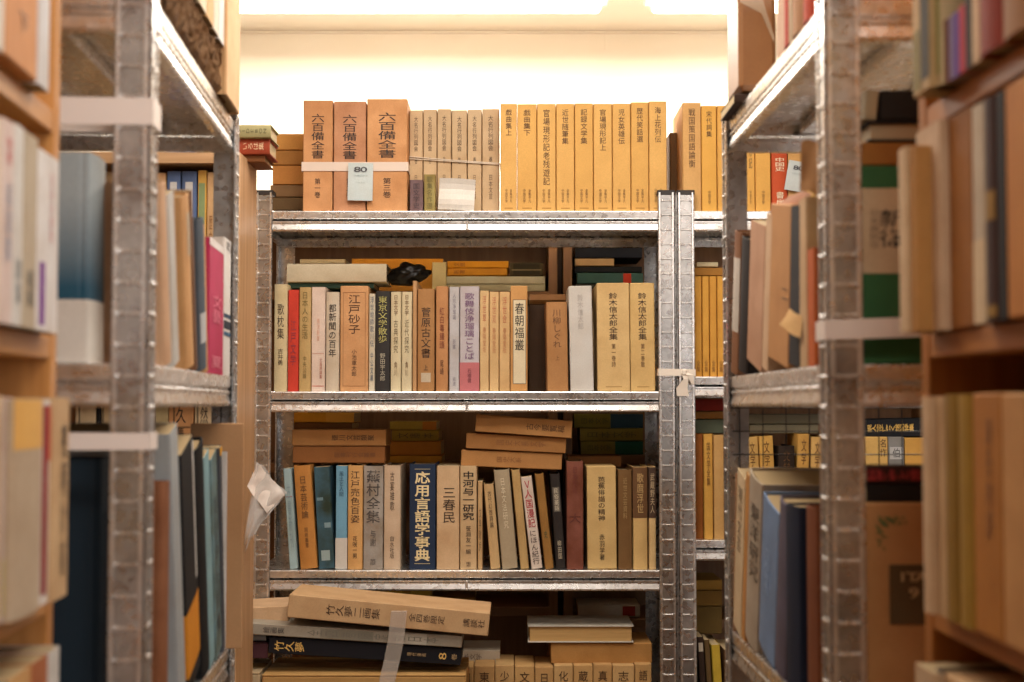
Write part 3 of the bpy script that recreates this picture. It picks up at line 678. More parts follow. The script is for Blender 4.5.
lying(2.655, 268, 461, 649, 665.5, '#16151B', 'black slipcase with gold title and figure eight', ph, G, depth=.15, tilt=tl, kind='case', text=[('竹久夢', .03, .19, .62, '#E9BE6A', 0, .012), ('現代版画', .72, .82, .2, '#C8A878'), ('８', .88, .93, .7, '#E9BE6A', 0, .02), ('巻', .95, .98, .4, '#C8A878')], name='slipcased_book', stain=.1)
lying(2.665, 200, 268, 643.5, 658.5, '#553038', 'dark maroon book poking out leftmost', ph, G, depth=.13, kind='soft')
lying(2.65, 240, 462, 636.2, 648.0, '#A9A090', 'grey and white patterned thin slipcase', ph, G, depth=.15, tilt=tl, kind='case', text=[('絵画集', .10, .2, .5, '#4A4440', 0, .01), ('全四巻限定版日本', .3, .9, .5, '#7A7468')], patch=[(.1, .9, .36, .6, '#8E8878'), (.05, .95, .7, .84, '#C0B8A8')], name='slipcased_book')
lying(2.64, 287, 489, 613.0, 636.5, '#D2AA7C', 'wide beige slipcase with sideways title topmost', ph, G, depth=.15, tilt=math.radians(5.4), kind='case', text=[('竹久夢二画集', .19, .46, .46, '#4A3322'), ('全四巻限定', .60, .78, .36, '#4A3322'), ('講談社', .87, .98, .36, '#4A3322')], name='slipcased_book')
# angled beige end beside it
lying(2.70, 231, 288, 605.5, 629, '#D9B48C', 'beige carton end jutting left beneath the leaning panel', ph, G, depth=.13, kind='case', tilt=math.radians(-3), name='slipcased_book')
lying(2.69, 230, 266, 630, 641, '#C4C0B8', 'pale grey book end left of patterned slipcase', ph, G, depth=.13, kind='soft')

# ================================================================== books whose spines face the aisle
def solve_u(px, z, Pt, d):
    xn = (px - 512.0) / FPX
    return (xn * (CP * Pt.y + SP_ * (z - CAMZ)) - Pt.x) / (d.x - xn * CP * d.y)
DBG = False
class Side:
    """a straight shelf front along the aisle: P on it, d away from the camera, side -1 left / +1 right"""
    def __init__(s, Pt, d, side, far=None): s.P = Vector((Pt.x, Pt.y, 0)); s.d = d.normalized(); s.side = side; s.n = Vector((s.d.y, -s.d.x, 0)) * (-side); s.mem = {}; s.lim = None
    def u(s, px, z, off=0): return solve_u(px, z, s.P + s.n * off, s.d)
    def book(s, z, xa, xb, xt, yt, col, desc, ph, G, off=0.0, depth=.14, name='book', h=None, yaw=0, **kw):
        ua, ub = s.u(xa, z, off), s.u(xb, z, off)
        Q = s.P + s.n * off; nn = s.n
        T = onplane(xt, yt, Q, nn); hh = (T.z - z) if h is None else h
        ut = (T - Q).dot(s.d); 
        if h is not None: ut = ua
        du = ut - ua
        if abs(math.atan2(du, hh)) < math.radians(5): du = 0.0
        kw.setdefault('pagecol', '#B09870')
        key = (s.side, round(s.P.y, 3), ph); cap = math.tan(math.radians(15)) * hh; pe, pl = s.mem.get(key, (None, 9.0))
        if s.side > 0: cap = math.tan(math.radians(12)) * hh
        if abs(du) > cap: sh = (abs(du) - cap) / 3 * (1 if du > 0 else -1); du = cap * (1 if du > 0 else -1); ua += sh; ub += sh
        if s.lim and pe is not None and h is None and off > -.05:
            th = abs(ub - ua)
            if s.side < 0: ua = max(ua, pe); ub = max(ub, ua + th * .75)
            else: ua = min(ua, pe); ub = min(ub, ua - th * .75)
        if s.lim:
            l0 = s.lim[0] if off > -.05 else .006; l1 = .603 if (s.side < 0 and abs(z - slL) < .01) else s.lim[1]
            ua = min(max(ua, l0), l1); ub = min(max(ub, l0), l1)
        if s.lim and s.side < 0 and off > -.05 and h is None: du = max(du, min(0, (pl if pe is not None else .062) - ua))
        if off > -.05 and h is None: s.mem[key] = (ub, ub + du)
        wd = abs(ub - ua) - .0008
        if s.side < 0: rot = math.atan2(s.d.y, s.d.x); sg = 1
        else: rot = math.atan2(-s.d.y, -s.d.x); sg = -1
        ang = math.atan2(du * sg, hh); uc = (ua + ub) / 2
        if DBG: print('SB', desc[:30].ljust(30), 'u %.3f %.3f lean %.1f h %.3f' % (ua, ub, math.degrees(ang), hh))
        c = Q + s.d * uc; L_ = hh / math.cos(ang); wd *= math.cos(ang); lift = abs(math.sin(ang)) * wd / 2
        r = empty(name, (c.x, c.y, z + lift + .0004), (0, ang, rot + yaw))
        build_book(r, max(wd, .003), L_ - lift, depth, col, **kw)
        tag(r, uniq((desc + ' ' + ph).strip()), 'book', G)
        return r
SL = Side(LN, dL, -1); SR = Side(RN, RN - RF, 1); SR.d = -SR.d; SR.n = Vector((SR.d.y, -SR.d.x, 0)) * -1
SL.lim = (.037, LL - .036); SR.lim = (.072, LR - .036)
SWL = Side(WLF, WLd, -1); SWR = Side(WRF, WRd, 1)
# left rack, middle shelf
G = 'books on the middle shelf of the left steel rack'; ph = 'on the left steel rack middle shelf'
def lm(*a, **k): k.setdefault('off', -.004); return SL.book(sM, *a, ph, G, **k)
lm(86.5, 103, 86.5, 150, '#9AA3A6', 'thick dark blue picture book with white lower band', off=-.060, obi=(.70, .997, '#D6CEC4'), depth=.13, bulge=.004, grad='#1F4A60')
lm(168.5, 174.5, 148, 172, '#D0A682', 'wide kraft brown book leaning left')
lm(175, 181, 163.5, 187, '#BFBDB8', 'thin grey-white leaning booklet', kind='soft')
lm(190, 196.5, 171.5, 184, '#CF9C66', 'tan leaning book right of the grey-white booklet', patch=[(.3, .8, .1, .35, '#B9A58A')])
lm(196.8, 199, 187, 187, '#6E4A30', 'thin dark brown leaning book', kind='soft')
lm(199.3, 205.6, 196, 216, '#47525E', 'dark slate blue book', patch=[(.1, .9, .62, .82, '#B8BABC')])
lm(206, 208, 203, 224, '#C89560', 'thin tan booklet left of the magenta one', kind='soft')
lm(208.5, 222.8, 208.5, 236, '#B92C56', 'magenta pink book with white head', kind='soft', patch=[(0, 1, 0, .055, '#E0D8D4')], text=[('文藝', .4, .62, .6, '#D86A86', 0, .01), ('夏', .86, .96, .7, '#D87A90', 0, .01)])
lm(223.2, 231, 223.2, 236, '#E3DFDC', 'white book with dark blue stripes at far end', kind='soft', text=[('季刊', .02, .09, .7, '#3A3A40', 0, .01)], patch=[(0, 1, .55, .58, '#2E4560'), (0, 1, .60, .66, '#26303E'), (0, 1, .68, .71, '#3E6080')])
# left rack, lower shelf
G = 'books on the lower shelf of the left steel rack'; ph = 'on the left steel rack lower shelf'
def ll(*a, **k): k.setdefault('off', -.004); k.setdefault('depth', .19); return SL.book(slL, *a, ph, G, **k)
ll(97, 108, 97, 459, '#10202C', 'large dark navy album facing us', off=-.052, depth=.16, stain=.1)
ll(158.5, 166, 158, 484, '#8A5638', 'reddish brown book in shade beside the pale grey one', stain=.6, depth=.15)
ll(185, 192, 154, 431, '#A3A9AC', 'tall pale blue-grey slanting book', kind='soft', stain=.15)
ll(192.5, 204, 171, 448, '#15161A', 'black slanting book with orange lower band', kind='soft', obi=(.66, .93, '#DC8A22'), patch=[(.84, .97, .02, .60, '#C9C6C2')])
ll(204.3, 211.5, 188, 446, '#121316', 'plain black slanting book')
ll(211.8, 217, 198, 456, '#86AEB8', 'light teal slanting book', kind='soft')
ll(217.2, 223, 208, 456, '#6F8F98', 'teal speckled book with busy spine', kind='soft', stain=.7, text=[('美術手帖特集', .2, .9, .6, '#3A4448', 0, .01)])
ll(223.3, 226, 219.5, 447, '#4A4E56', 'dark grey book with orange head', kind='soft', patch=[(0, 1, 0, .04, '#E0A02A')], text=[('美術手帖', .2, .8, .5, '#A8A8A8')])
ll(226.2, 227.5, 226.5, 452, '#DAD8D6', 'thin white booklet at far end', kind='soft')
# left rack, top shelf
G = 'books on the top shelf of the left steel rack'; ph = 'on the left steel rack top shelf'
def frayed(Sd, z, xa, xb, h, depth, col, label, off):
    ua, ub = Sd.u(xa, z, off), Sd.u(xb, z, off); Q = Sd.P + Sd.n * off + Sd.d * ua; L = ub - ua
    r = empty('paper_bundle', (Q.x, Q.y, z), (0, 0, math.atan2(Sd.d.y, Sd.d.x)))
    mb = MB(); n = 90; m = 9; vs = []; rnd = random.Random(3)
    for i in range(n + 1):
        for j in range(m + 1):
            x = L * i / n; zz = h * j / m * (0.97 if i > n * .9 else 1)
            vs.append((x, -0.006 * rnd.random() * (1 if j else 0), zz + .001))
    fs = [[i * (m + 1) + j, (i + 1) * (m + 1) + j, (i + 1) * (m + 1) + j + 1, i * (m + 1) + j + 1] for i in range(n) for j in range(m)]
    mb.add(vs, fs); mb.box(0, L, .0005, depth, .0005, h + .0005, .001); mb.build('body', [paper(col, .95, .6, 60, .1, .6)], r, fix=False)
    tag(r, uniq(label), 'papers'); return r
frayed(SL, sT, 163, 224, .058, .16, '#6E5238', 'ragged dark brown paper bundle lying under the left top books', -.002)
def ltb(*a, **k): k.setdefault('off', .006); return SL.book(sT + .0605, *a, ph, G, h=.205, **k)
for (xa_, xb_, c, d) in ((160, 171, '#E3B13E', 'yellow orange book'), (171.4, 186, '#E2DCD2', 'broad white book right of the yellow one'),
                       (186.4, 192, '#D6C3A4', 'narrow beige book'), (192.4, 199, '#A9B3A2', 'greenish grey book'), (199.4, 206.5, '#E3CFAE', 'cream book right of the greenish grey one'), (206.8, 213.5, '#D9A76C', 'light orange book'), (213.8, 218.6, '#E0D3BE', 'narrow cream book'), (219, 225.5, '#DEDCD8', 'narrow white book near the far end')):
    ltb(xa_, xb_, 0, 0, c, d, kind='soft')
SL.book(sT, 226.5, 239.5, 0, 0, '#DDAE7A', 'tall pale orange book at far end', ph, G, off=.010, h=.27, kind='hard', bulge=.001)

# right rack, middle shelf
G = 'books on the middle shelf of the right steel rack'; ph = 'on the right steel rack middle shelf'
def rm(*a, **k): k.setdefault('off', -.004); return SR.book(sM, *a, ph, G, **k)
rm(727.5, 733.2, 745, 227, '#8A5E42', 'brown slanting book with white wrapper at far end', patch=[(.02, .98, .18, .70, '#CFC6BA')])
rm(733.6, 741, 754, 233, '#2A2626', 'black slanting book with faint dotted spine')
rm(741.5, 756.5, 760, 222, '#BE9070', 'pinkish tan slanting book', kind='soft')
rm(757, 764.8, 768.5, 215, '#D0AC88', 'pale tan slanting book', kind='soft')
rm(765.2, 788, 768.5, 213, '#C08850', 'wide tan slipcase', kind='case', name='slipcased_book', text=[('二', .5, .6, .3, '#5A3A20', .3)])
rm(788.6, 799.5, 791, 209, '#1B1A1E', 'black upright book', kind='soft')
rm(800, 807.6, 801, 200, '#CBA77C', 'beige book right of the black one', kind='soft')
rm(808.2, 815.5, 809, 250, '#C25A1E', 'orange-red book by the blurred post', kind='soft')
# right rack, lower shelf
G = 'books on the lower shelf of the right steel rack'; ph = 'on the right steel rack lower shelf'
def rl(*a, **k): k.setdefault('off', -.004); return SR.book(slR, *a, ph, G, **k)
rl(728, 732.4, 730.5, 472, '#C9A07E', 'pinkish beige narrow book at far end', kind='soft', text=[('日本古典文学大系', .1, .9, .5, '#6A4838')])
rl(732.8, 740.6, 738, 473, '#DCC39C', 'cream book with small dark title', kind='soft', text=[('現代文芸', .08, .5, .5, '#5A4432')])
rl(741, 744.4, 746.8, 474, '#C88C4C', 'thin orange tan book', kind='soft')
rl(744.8, 757, 750.5, 475, '#B5A692', 'greyish beige book with dark lettering', text=[('東洋研究', .14, .60, .5, '#4A3C30', .2)])
rl(758, 774, 764.5, 501, '#7690B6', 'light blue cloth book', bulge=.002, text=[('日本考古', .3, .6, .3, '#90A8C8')])
rl(774.4, 785, 781.5, 501, '#5E5868', 'purplish grey book')
rl(787, 801, 788.5, 504, '#182238', 'dark navy book')
rl(803, 817, 801, 503, '#7C452A', 'reddish brown book by the blurred post', off=-.012)
kx0, kx1 = at(757, 560, 2.2).x, at(828, 560, 2.2).x
carton('cardboard_carton', kx0, kx1, 2.2, 2.36, 0.0, Z(477, 2.2), '#C49560', 'tall tan cardboard carton behind the blue books, past the right steel rack')
# right rack, top shelf
G = 'books on the top shelf of the right steel rack'; ph = 'on the right steel rack top shelf'
def rt(xa_, xb_, c, d, h=.2, **k): k.setdefault('off', -.004); return SR.book(sT, xa_, xb_, 0, 0, c, d, ph, G, h=h, **k)
rt(777, 785, '#D6AE90', 'pinkish paper covered book', kind='soft')
rt(785.4, 793, '#BE3A22', 'red book with cream edge', patch=[(.8, 1, 0, 1, '#DCC8A8')])
rt(793.4, 804, '#B98455', 'tan book right of the red one')
rt(804.4, 813, '#C9482A', 'orange red book')
pz = Z(102, 1.84)
def parcel():
    a = at(739, 92, 1.84); b = at(777, 92, 1.84); wd = b.x - a.x
    r = empty('wrapped_parcel', ((a.x + b.x) / 2, 1.84, sT + .015))
    mb = MB(); mb.box(-wd / 2, wd / 2, 0, .10, 0, .27, .006); mb.build('body', [paper('#936236', .45, .35, 12, .5)], r)
    f = MB(); M = Matrix.Rotation(math.radians(32), 4, 'Y')
    f.add([(-wd * .46, -.0012, .115), (wd * .1, -.0012, .10), (wd * .44, -.0012, .06), (wd * .44, -.0012, .07), (wd * .1, -.0012, .125), (-wd * .46, -.0012, .16)], [[0, 1, 4, 5], [1, 2, 3, 4]])
    f.build('clear_tape', [plastic('#E8D8BE', .15, .35)], r)
    tag(r, uniq('glossy brown wrapped parcel standing on the right steel rack top shelf'), 'parcel')
    a = at(736, 98, 1.842)
    lying(1.845, 734, 775, 93.2, 103, '#3A2820', 'dark flat book lying beneath the brown parcel', '', 'books on the top shelf of the right steel rack', depth=.12, kind='soft')
parcel()
# end of the right rack: things seen past its near post
G = 'volumes at the near end of the right steel rack'; 
stand(1.385, 378, sM + .0005, 861, 936, 166, '#2F5E35', 'green slipcase with cream label facing us', 'at the right steel rack near end', G, kind='case', depth=.05, name='slipcased_book',
      patch=[(.0, 1, .115, .545, '#C9AE8C')], text=[('新術', .22, .42, .34, '#3A342C', -.06, .01), ('日本美術全', .22, .42, .14, '#8A7A64', -.30)])
zg = Z(166, 1.385)
e1 = 'on the green slipcase'
lying(1.386, 862, 932, 142, 165.4, '#9C6428', 'brown slipcase lying', e1, G, kind='case', depth=.05, name='slipcased_book')
lying(1.386, 868, 940, 120.5, 141.6, '#171416', 'black covered book with page edges out, second above', e1, G, depth=.05, fore=True, pagecol='#B8A284')
lying(1.386, 880, 940, 90, 120, '#1B1512', 'thick black book third above', e1, G, depth=.05, kind='case')
stand(1.386, 120, Z(120.2, 1.386), 863, 877, 90, '#A89474', 'small pale booklet standing beside the thick black book', '', G, depth=.05, kind='soft', xt=866)
lying(1.386, 861, 935, -22, 5.5, '#C23416', 'red book lying on the right steel rack top shelf near end', '', G, depth=.05, kind='case')
# decorated carton and magazines at the low end
def deco_box():
    a = at(866, 720, 1.39); wd = .135; zt = Z(503, 1.39); h = zt - slR
    r = empty('decorated_box', (a.x + wd / 2, 1.39, slR + .0005))
    mb = MB(); mb.box(-wd / 2, wd / 2, 0, .05, 0, h, .0025); mb.build('body', [paper('#C8905A', .6, .3, 14)], r)
    def X(px): return at(px, 560, 1.39).x - (a.x + wd / 2)
    def ZZ(py): return Z(py, 1.39) - slR
    pl = MB(); pl.box(X(889), X(936), -.0012, .0004, ZZ(625), ZZ(565), .0004); m = [paper('#5A4428', .6, .2), ink('#B89468')]
    htext(pl, 'ITA', X(897), X(926), ZZ(577), .011, lambda x: -.0012, 1, .015); htext(pl, '9', X(908), X(918), ZZ(593), .013, lambda x: -.0012, 1, .01)
    pl.build('plaque', m, r)
    lf = MB(); rnd = random.Random(5)
    for i in range(16):
        t = i / 15; px = 884 + 22 * t if i % 2 else 881 + 3 * math.sin(i); py = 521 + 3 * math.sin(i * 1.3) if i % 2 else 521 + 30 * t
        cx, cz = X(px), ZZ(py); s_ = .0035 * (1.1 - t * .6); an = rnd.random() * 3.1
        lf.add([(cx + s_ * 1.6 * math.cos(an), -.0008, cz + s_ * 1.6 * math.sin(an)), (cx - s_ * .5 * math.sin(an), -.0009, cz + s_ * .5 * math.cos(an)), (cx - s_ * 1.6 * math.cos(an), -.0008, cz - s_ * 1.6 * math.sin(an)), (cx + s_ * .5 * math.sin(an), -.0009, cz - s_ * .5 * math.cos(an))], [[0, 1, 2, 3]])
    lf.build('leaf_ornament', [ink('#5E6A3A')], r, fix=False)
    tag(r, uniq('tan box with green leaf ornament and dark plaque, low on the right steel rack'), 'box')
deco_box()
e2 = 'on the decorated tan box'
lying(1.395, 866, 955, 484.5, 502.6, '#1E1612', 'black book lying', e2, G, depth=.045, kind='soft')
lying(1.395, 866, 955, 466, 484, '#3C1A14', 'dark magazine with red lettering lying topmost', e2, G, depth=.045, kind='soft', text=[('読歴史と旅特集', .0, .86, .66, '#A82A2A', 0, .02)])

# wooden bookcases nearest the camera
G = 'books in the near left wooden bookcase'
def wlb(zi, ph, xa, xb, yt, c, d, **k): k.setdefault('off', .012); k.setdefault('depth', .11); return SWL.book(wl[zi], xa, xb, xa, yt, c, d, ph, G, **k)
p1 = 'on the near left bookcase middle shelf'
wlb(1, p1, -16, -.5, 108, '#D9C8B4', 'cream book cut by the picture edge', kind='soft')
wlb(1, p1, 0, 11.5, 115, '#D8C2BA', 'pinkish white book with red print', kind='soft', text=[('知恵', .08, .22, .5, '#B83A3A', 0, .01), ('岩波書', .3, .7, .5, '#7A88A0')])
wlb(1, p1, 12, 21.5, 121, '#D0CCC6', 'off-white book', kind='soft', text=[('論集', .66, .9, .5, '#5A646A')])
wlb(1, p1, 22, 35.5, 129, '#B8A890', 'grey-beige book with dark lettering', kind='soft', text=[('昭和', .7, .9, .5, '#4A4A44', 0, .01)])
wlb(1, p1, 36, 57, 146, '#DEDAD8', 'white book with purple strip at its foot', kind='soft', patch=[(.1, .34, .62, .97, '#7A3A8E')], off=.012, text=[('日本の詩歌', .1, .5, .2, '#C89090', .1)])
p2 = 'on the near left bookcase lower shelf'
wlb(2, p2, -14, -.5, 396, '#CDB08A', 'tan book cut by the picture edge', kind='soft')
wlb(2, p2, 0, 9.5, 398, '#CFB8B0', 'pale book with red print and yellow foot', kind='soft', text=[('女性自身', .05, .55, .7, '#A83A3A', 0, .01)], patch=[(.1, .9, .72, .97, '#D8C832')])
wlb(2, p2, 10, 39.5, 400, '#BBA68C', 'broad beige book with orange top', off=.018, patch=[(0, 1, 0, .23, '#E3AC58')])
wlb(2, p2, 40, 51.5, 400, '#D6CCC4', 'white book with red stripe', kind='soft', off=.018, patch=[(.0, .42, .03, .95, '#8E2A2A'), (.42, 1, .03, .30, '#C8442E')])
wlb(2, p2, 52, 67, 398, '#C8A478', 'sand coloured book with black script, protruding', kind='soft', off=.022, text=[('夜明け前', .12, .9, .4, '#4A3826', .1, .008)])
p3 = 'on the near left bookcase upper shelf'
wlb(0, p3, -14, 4, -60, '#D8D0C4', 'whitish book at picture edge', h=.17, kind='soft')
wlb(0, p3, 5, 37, -60, '#CF8E58', 'orange-brown slipcase with cream upper wrapper', h=.17, kind='case', obi=(0.01, .60, '#DCBE94'), name='slipcased_book', text=[('下', .74, .84, .3, '#5A3420')])
wlb(0, p3, 38, 49, -60, '#D3D2D4', 'white book beside the wooden upright', h=.17, kind='soft')
p4 = 'on the near left bookcase bottom shelf'
wlb(3, p4, -12, 3, 650, '#8A7A6A', 'grey-brown book', kind='soft', depth=.1, h=.224)
wlb(3, p4, 4, 27, 655, '#C8965C', 'orange tan book', kind='soft', h=.224)
wlb(3, p4, 28, 44, 656, '#A8603A', 'reddish orange book', kind='soft', h=.224)
wlb(3, p4, 45, 56, 652, '#D2D0CC', 'white book', kind='soft', h=.224)
G = 'books in the near right wooden bookcase'
def wrb(zi, ph, xa, xb, yt, c, d, **k): k.setdefault('off', .012); k.setdefault('depth', .11); return SWR.book(wr[zi], xa, xb, xa, yt, c, d, ph, G, **k)
p1 = 'on the near right bookcase upper shelf'
wrb(0, p1, 913.5, 921, -60, '#C8A878', 'cream book nearest the passage', off=.022, h=.18, patch=[(0, 1, .7, .98, '#8A7A48')], kind='soft')
wrb(0, p1, 921.5, 930, -60, '#B89868', 'beige book with dark foot', off=.022, h=.18, patch=[(0, 1, .55, .95, '#3A3428')], kind='soft')
wrb(0, p1, 930.5, 941, -60, '#CBB48A', 'pale book with olive foot', off=.016, h=.18, patch=[(0, 1, .5, .95, '#9A9A5A')], kind='soft')
wrb(0, p1, 941.5, 949, 24, '#6E2A22', 'short maroon book', kind='soft')
wrb(0, p1, 949.4, 959, 18, '#6A4A9A', 'short purple book with paler back', kind='soft', patch=[(0, .45, 0, 1, '#8A7A96')])
wrb(0, p1, 959.4, 965, 8, '#C23A48', 'crimson pink book', kind='soft')
wrb(0, p1, 965.4, 971.6, -60, '#2A201C', 'black brown book', h=.17, kind='soft')
wrb(0, p1, 972, 980, -60, '#D6B48C', 'cream book left of the dark red one', h=.17, kind='soft')
wrb(0, p1, 980.5, 1003, -60, '#8A2A14', 'broad dark red book', h=.17)
wrb(0, p1, 1003.5, 1034, -60, '#9A6838', 'broad brown book at picture edge', h=.17)
p2 = 'on the near right bookcase middle shelf'
wrb(1, p2, 900, 907.5, 150, '#D0B088', 'cream narrow book jutting furthest', off=.03, kind='soft')
wrb(1, p2, 908, 917.5, 150, '#B88448', 'tan narrow book', off=.026, kind='soft')
wrb(1, p2, 918, 942, 133, '#D4B494', 'off-white book with a red stripe', off=.012, kind='soft', patch=[(.35, .62, .10, .42, '#C24A44'), (.1, .25, .6, .9, '#C87A60')])
wrb(1, p2, 943, 974, 122, '#9A5F24', 'broad orange brown slipcase', kind='case', off=.004, name='slipcased_book')
wrb(1, p2, 974.5, 987, 107, '#C8B8A0', 'pale book with white lower part', kind='soft', patch=[(0, 1, .62, 1, '#D8BE98')])
wrb(1, p2, 987.5, 999.5, 100, '#3A2018', 'dark brown book with gold ornament', patch=[(.1, .9, .42, .55, '#9A7434'), (.1, .9, .93, .98, '#9A7434')])
wrb(1, p2, 1000, 1007.5, 92, '#14110F', 'black narrow book', kind='soft')
wrb(1, p2, 1008, 1032, 86, '#C27C34', 'orange tan slipcase at picture edge', kind='case', name='slipcased_book')
p3 = 'on the near right bookcase lower shelf'
wrb(2, p3, 924, 931.5, 397, '#D0AE88', 'cream narrow book at left end', off=.018, kind='soft')
wrb(2, p3, 932, 937.5, 400, '#B4622A', 'orange red narrow book', kind='soft')
wrb(2, p3, 938, 947.5, 397, '#CBA87C', 'beige book', kind='soft')
wrb(2, p3, 948, 961, 395, '#8E6A24', 'dark olive gold book', )
wrb(2, p3, 961.5, 975, 395, '#A07A2A', 'lighter olive gold book', )
wrb(2, p3, 975.5, 1004, 394, '#B0702A', 'broad orange brown slipcase with faint title', kind='case', name='slipcased_book', text=[('源氏物語', .1, .6, .2, '#6A4018', .1)])
wrb(2, p3, 1004.5, 1030, 394, '#C48E54', 'light tan slipcase at picture edge', kind='case', name='slipcased_book')
p4 = 'on the near right bookcase bottom shelf'
wrb(3, p4, 918, 938, 656, '#CDAE8A', 'cream book', off=.02, kind='soft', h=.224)
wrb(3, p4, 938.5, 946, 660, '#3A2A4A', 'narrow dark purple book', kind='soft', h=.224)
wrb(3, p4, 946.5, 1034, 664, '#D2A878', 'very broad light tan slipcase', kind='case', off=.01, name='slipcased_book', h=.224)

# ================================================================== rows further back
# left wooden bookcase behind the left rack
G = 'books in the wooden bookcase behind the left rack'
p1 = 'seen above the left steel rack books'
def bkA_(x0, x1, yt, c, d, **k): return stand(2.492, 380, bkA, x0, x1, yt, c, d, p1, G, depth=.12, **k)
for (x0, x1, yt, c, d) in ((60, 82, 200, '#C7A67C', 'tan book behind the blue picture book'), (82.5, 100, 190, '#B58A58', 'brown book behind the blue picture book'), (100.5, 120, 172, '#A88862', 'dull tan book left of the blurred post'), (120.5, 150, 180, '#C29A66', 'wide tan book behind the blurred post'), (150.5, 164, 173, '#D3A374', 'light kraft book')):
    bkA_(x0, x1, yt, c, d)
bkA_(164.5, 178.5, 171.5, '#5A6E9A', 'blue book with white label, left of the pair', patch=[(.25, .75, .05, .35, '#DAD6D2')], bulge=.001)
bkA_(179.5, 194.8, 171.5, '#5A6E9A', 'blue book with white label, right of the pair', patch=[(.25, .75, .05, .35, '#DAD6D2')], bulge=.001)
bkA_(195.5, 204.6, 170.5, '#E2AE52', 'yellow book with green patterned panel', patch=[(.15, .85, .06, .3, '#8A9A6A')], kind='soft')
bkA_(205, 213.5, 172.5, '#DDB07C', 'light orange book with small title', kind='soft', text=[('歴史読本', .2, .5, .4, '#8A5A30')])
bkA_(214, 225, 176, '#D2A472', 'tan book just left of the far post', kind='soft')
p2 = 'seen below the left steel rack middle shelf'
for (x0, x1, yt, c, d, tx_) in ((73, 94, 405, '#D6BC96', 'cream box volume behind wire', ''), (94.5, 98.8, 404, '#1E1A18', 'thin black volume behind wire', ''), (99.2, 114, 405, '#D3B68C', 'cream box volume right of the black one', ''), (114.5, 153, 407, '#B9A074', 'broad olive tan volume behind the blurred post', ''), (153.5, 166.4, 406, '#C2AE80', 'olive cream volume behind wire', ''),
                              (166.8, 192, 402, '#CF9460', 'orange tan volume with one dark character', '久'), (193, 212.5, 402, '#E0C49A', 'cream volume with one dark character', '然')):
    stand(2.492, 560, bkB, x0, x1, yt, c, d, p2, G, depth=.12, kind='case', text=[(tx_, .03, .145, .40, '#33261C', 0, .01), ('集', .16, .24, .3, '#33261C')] if tx_ else [])
# neighbour rack right of the facing one
G = 'orange spines on the rack right of the facing one'; p1 = 'in the gap right of centre posts'
gx = [686.5, 694.6, 702.6, 710, 717.6, 725, 732.6]
for i in range(6):
    stand(2.862, 376, aM, gx[i], gx[i + 1] - .3, 276.5, ['#E3A544', '#DD9E40'][i % 2], f'narrow orange volume, {ords[i]} of six,', p1, G, depth=.15, kind='soft', text=[('全集', .84, .96, .5, '#8A5A20')])
fill = [(733, 756), (757, 784), (785, 806), (807, 838), (839, 868), (869, 902), (903, 930), (931, 962)]
fn = ['first', 'second', 'third', 'fourth', 'fifth', 'sixth', 'seventh', 'eighth']
for i, (a_, b_) in enumerate(fill):
    stand(2.862, 376, aM, a_, b_ - .4, 290 - 6 * (i % 3), ['#C8974E', '#B98748', '#D2A868', '#8A5A3A'][i % 4], f'old book hidden behind the right steel rack, {fn[i]} along,', '', 'books behind the right steel rack', depth=.14, kind='hard')
lying(2.90, 697, 718, 262, 267, '#E3D6B0', 'pale paperback on the orange volumes', p1, G, kind='soft', depth=.1)
lying(2.90, 694, 724, 267.4, 275.8, '#B07A34', 'ochre paperback on the orange volumes', p1, G, kind='soft', depth=.12)
p2 = 'on its lower shelf right of centre posts'; G = 'volumes on the lower shelf right of the facing rack'
for (a_, b_, yt, c, d, t_) in ((687, 693.4, 434, '#8A5A2C', 'dark brown narrow volume', ''), (693.8, 703.6, 434, '#9C5A22', 'reddish brown volume', ''), (704, 713.5, 434, '#E2A94C', 'yellow volume with title', '国文学全集'), (714, 724.6, 435, '#D7A866', 'tan worn volume', ''), (725, 745.5, 438, '#C28A48', 'brown volume behind the post', '')):
    stand(2.862, 540, aL, a_, b_, yt, c, d, p2, G, depth=.13, text=[(t_, .08, .5, .4, '#6A4418')] if t_ else [])
p2 = 'behind the wire of the right rack'
for (a_, b_, yt, c, d, xt_) in ((746, 748.6, 437, '#C08A48', 'thin ochre volume', None), (749.5, 762.5, 437, '#E0B264', 'yellow leaning volume', 745), (763.5, 778, 436, '#E3B058', 'brighter yellow leaning volume', 758.5), (778.8, 795.5, 446, '#2E221A', 'dark volume with faint ornament', None), (796, 808.6, 434, '#D9A552', 'yellow volume with worn spine', 797.5), (809.2, 822, 437, '#DDB066', 'cream yellow volume left of blurred post', 811), (823, 848, 436, '#C89A52', 'ochre volume behind the blurred post', None), (849, 866, 440, '#E0B46A', 'cream yellow volume right of blurred post', None)):
    stand(2.862, 540, aL, a_, b_, yt, c, d, p2, G, depth=.13, xt=xt_, text=[('文学', .05, .3, .4, '#6A4418', 0, .01)])
stand(2.862, 540, aL, 866.5, 889, 437, '#E3B768', 'cream yellow volume with bracketed title under the black book', p2, G, text=[('名作', .02, .2, .3, '#5A4020', .3, .01)], kind='case')
stand(2.862, 540, aL, 889.5, 905.5, 437, '#8C8C8A', 'grey volume with pale arrow emblem', p2, G, kind='case', patch=[(.08, .92, .1, .22, '#C8C8C8')], text=[('伯', .11, .21, .5, '#4A4A4A', 0, .01)])
stand(2.862, 540, aL, 906, 935, 438, '#DDA650', 'ochre yellow volume right of the grey one', p2, G, kind='case')
stand(2.862, 540, aL, 935.5, 962, 438, '#C8964C', 'ochre volume hidden by the near right bookcase', p2, G, kind='case')
lying(2.875, 858, 948, 417.5, 436, '#181A20', 'black book with gold lettering lying across', p2, G, depth=.12, text=[('説人物往来く総記特集', .1, .62, .42, '#E0B85C', 0, .02)], kind='soft', tilt=math.radians(-1.2))
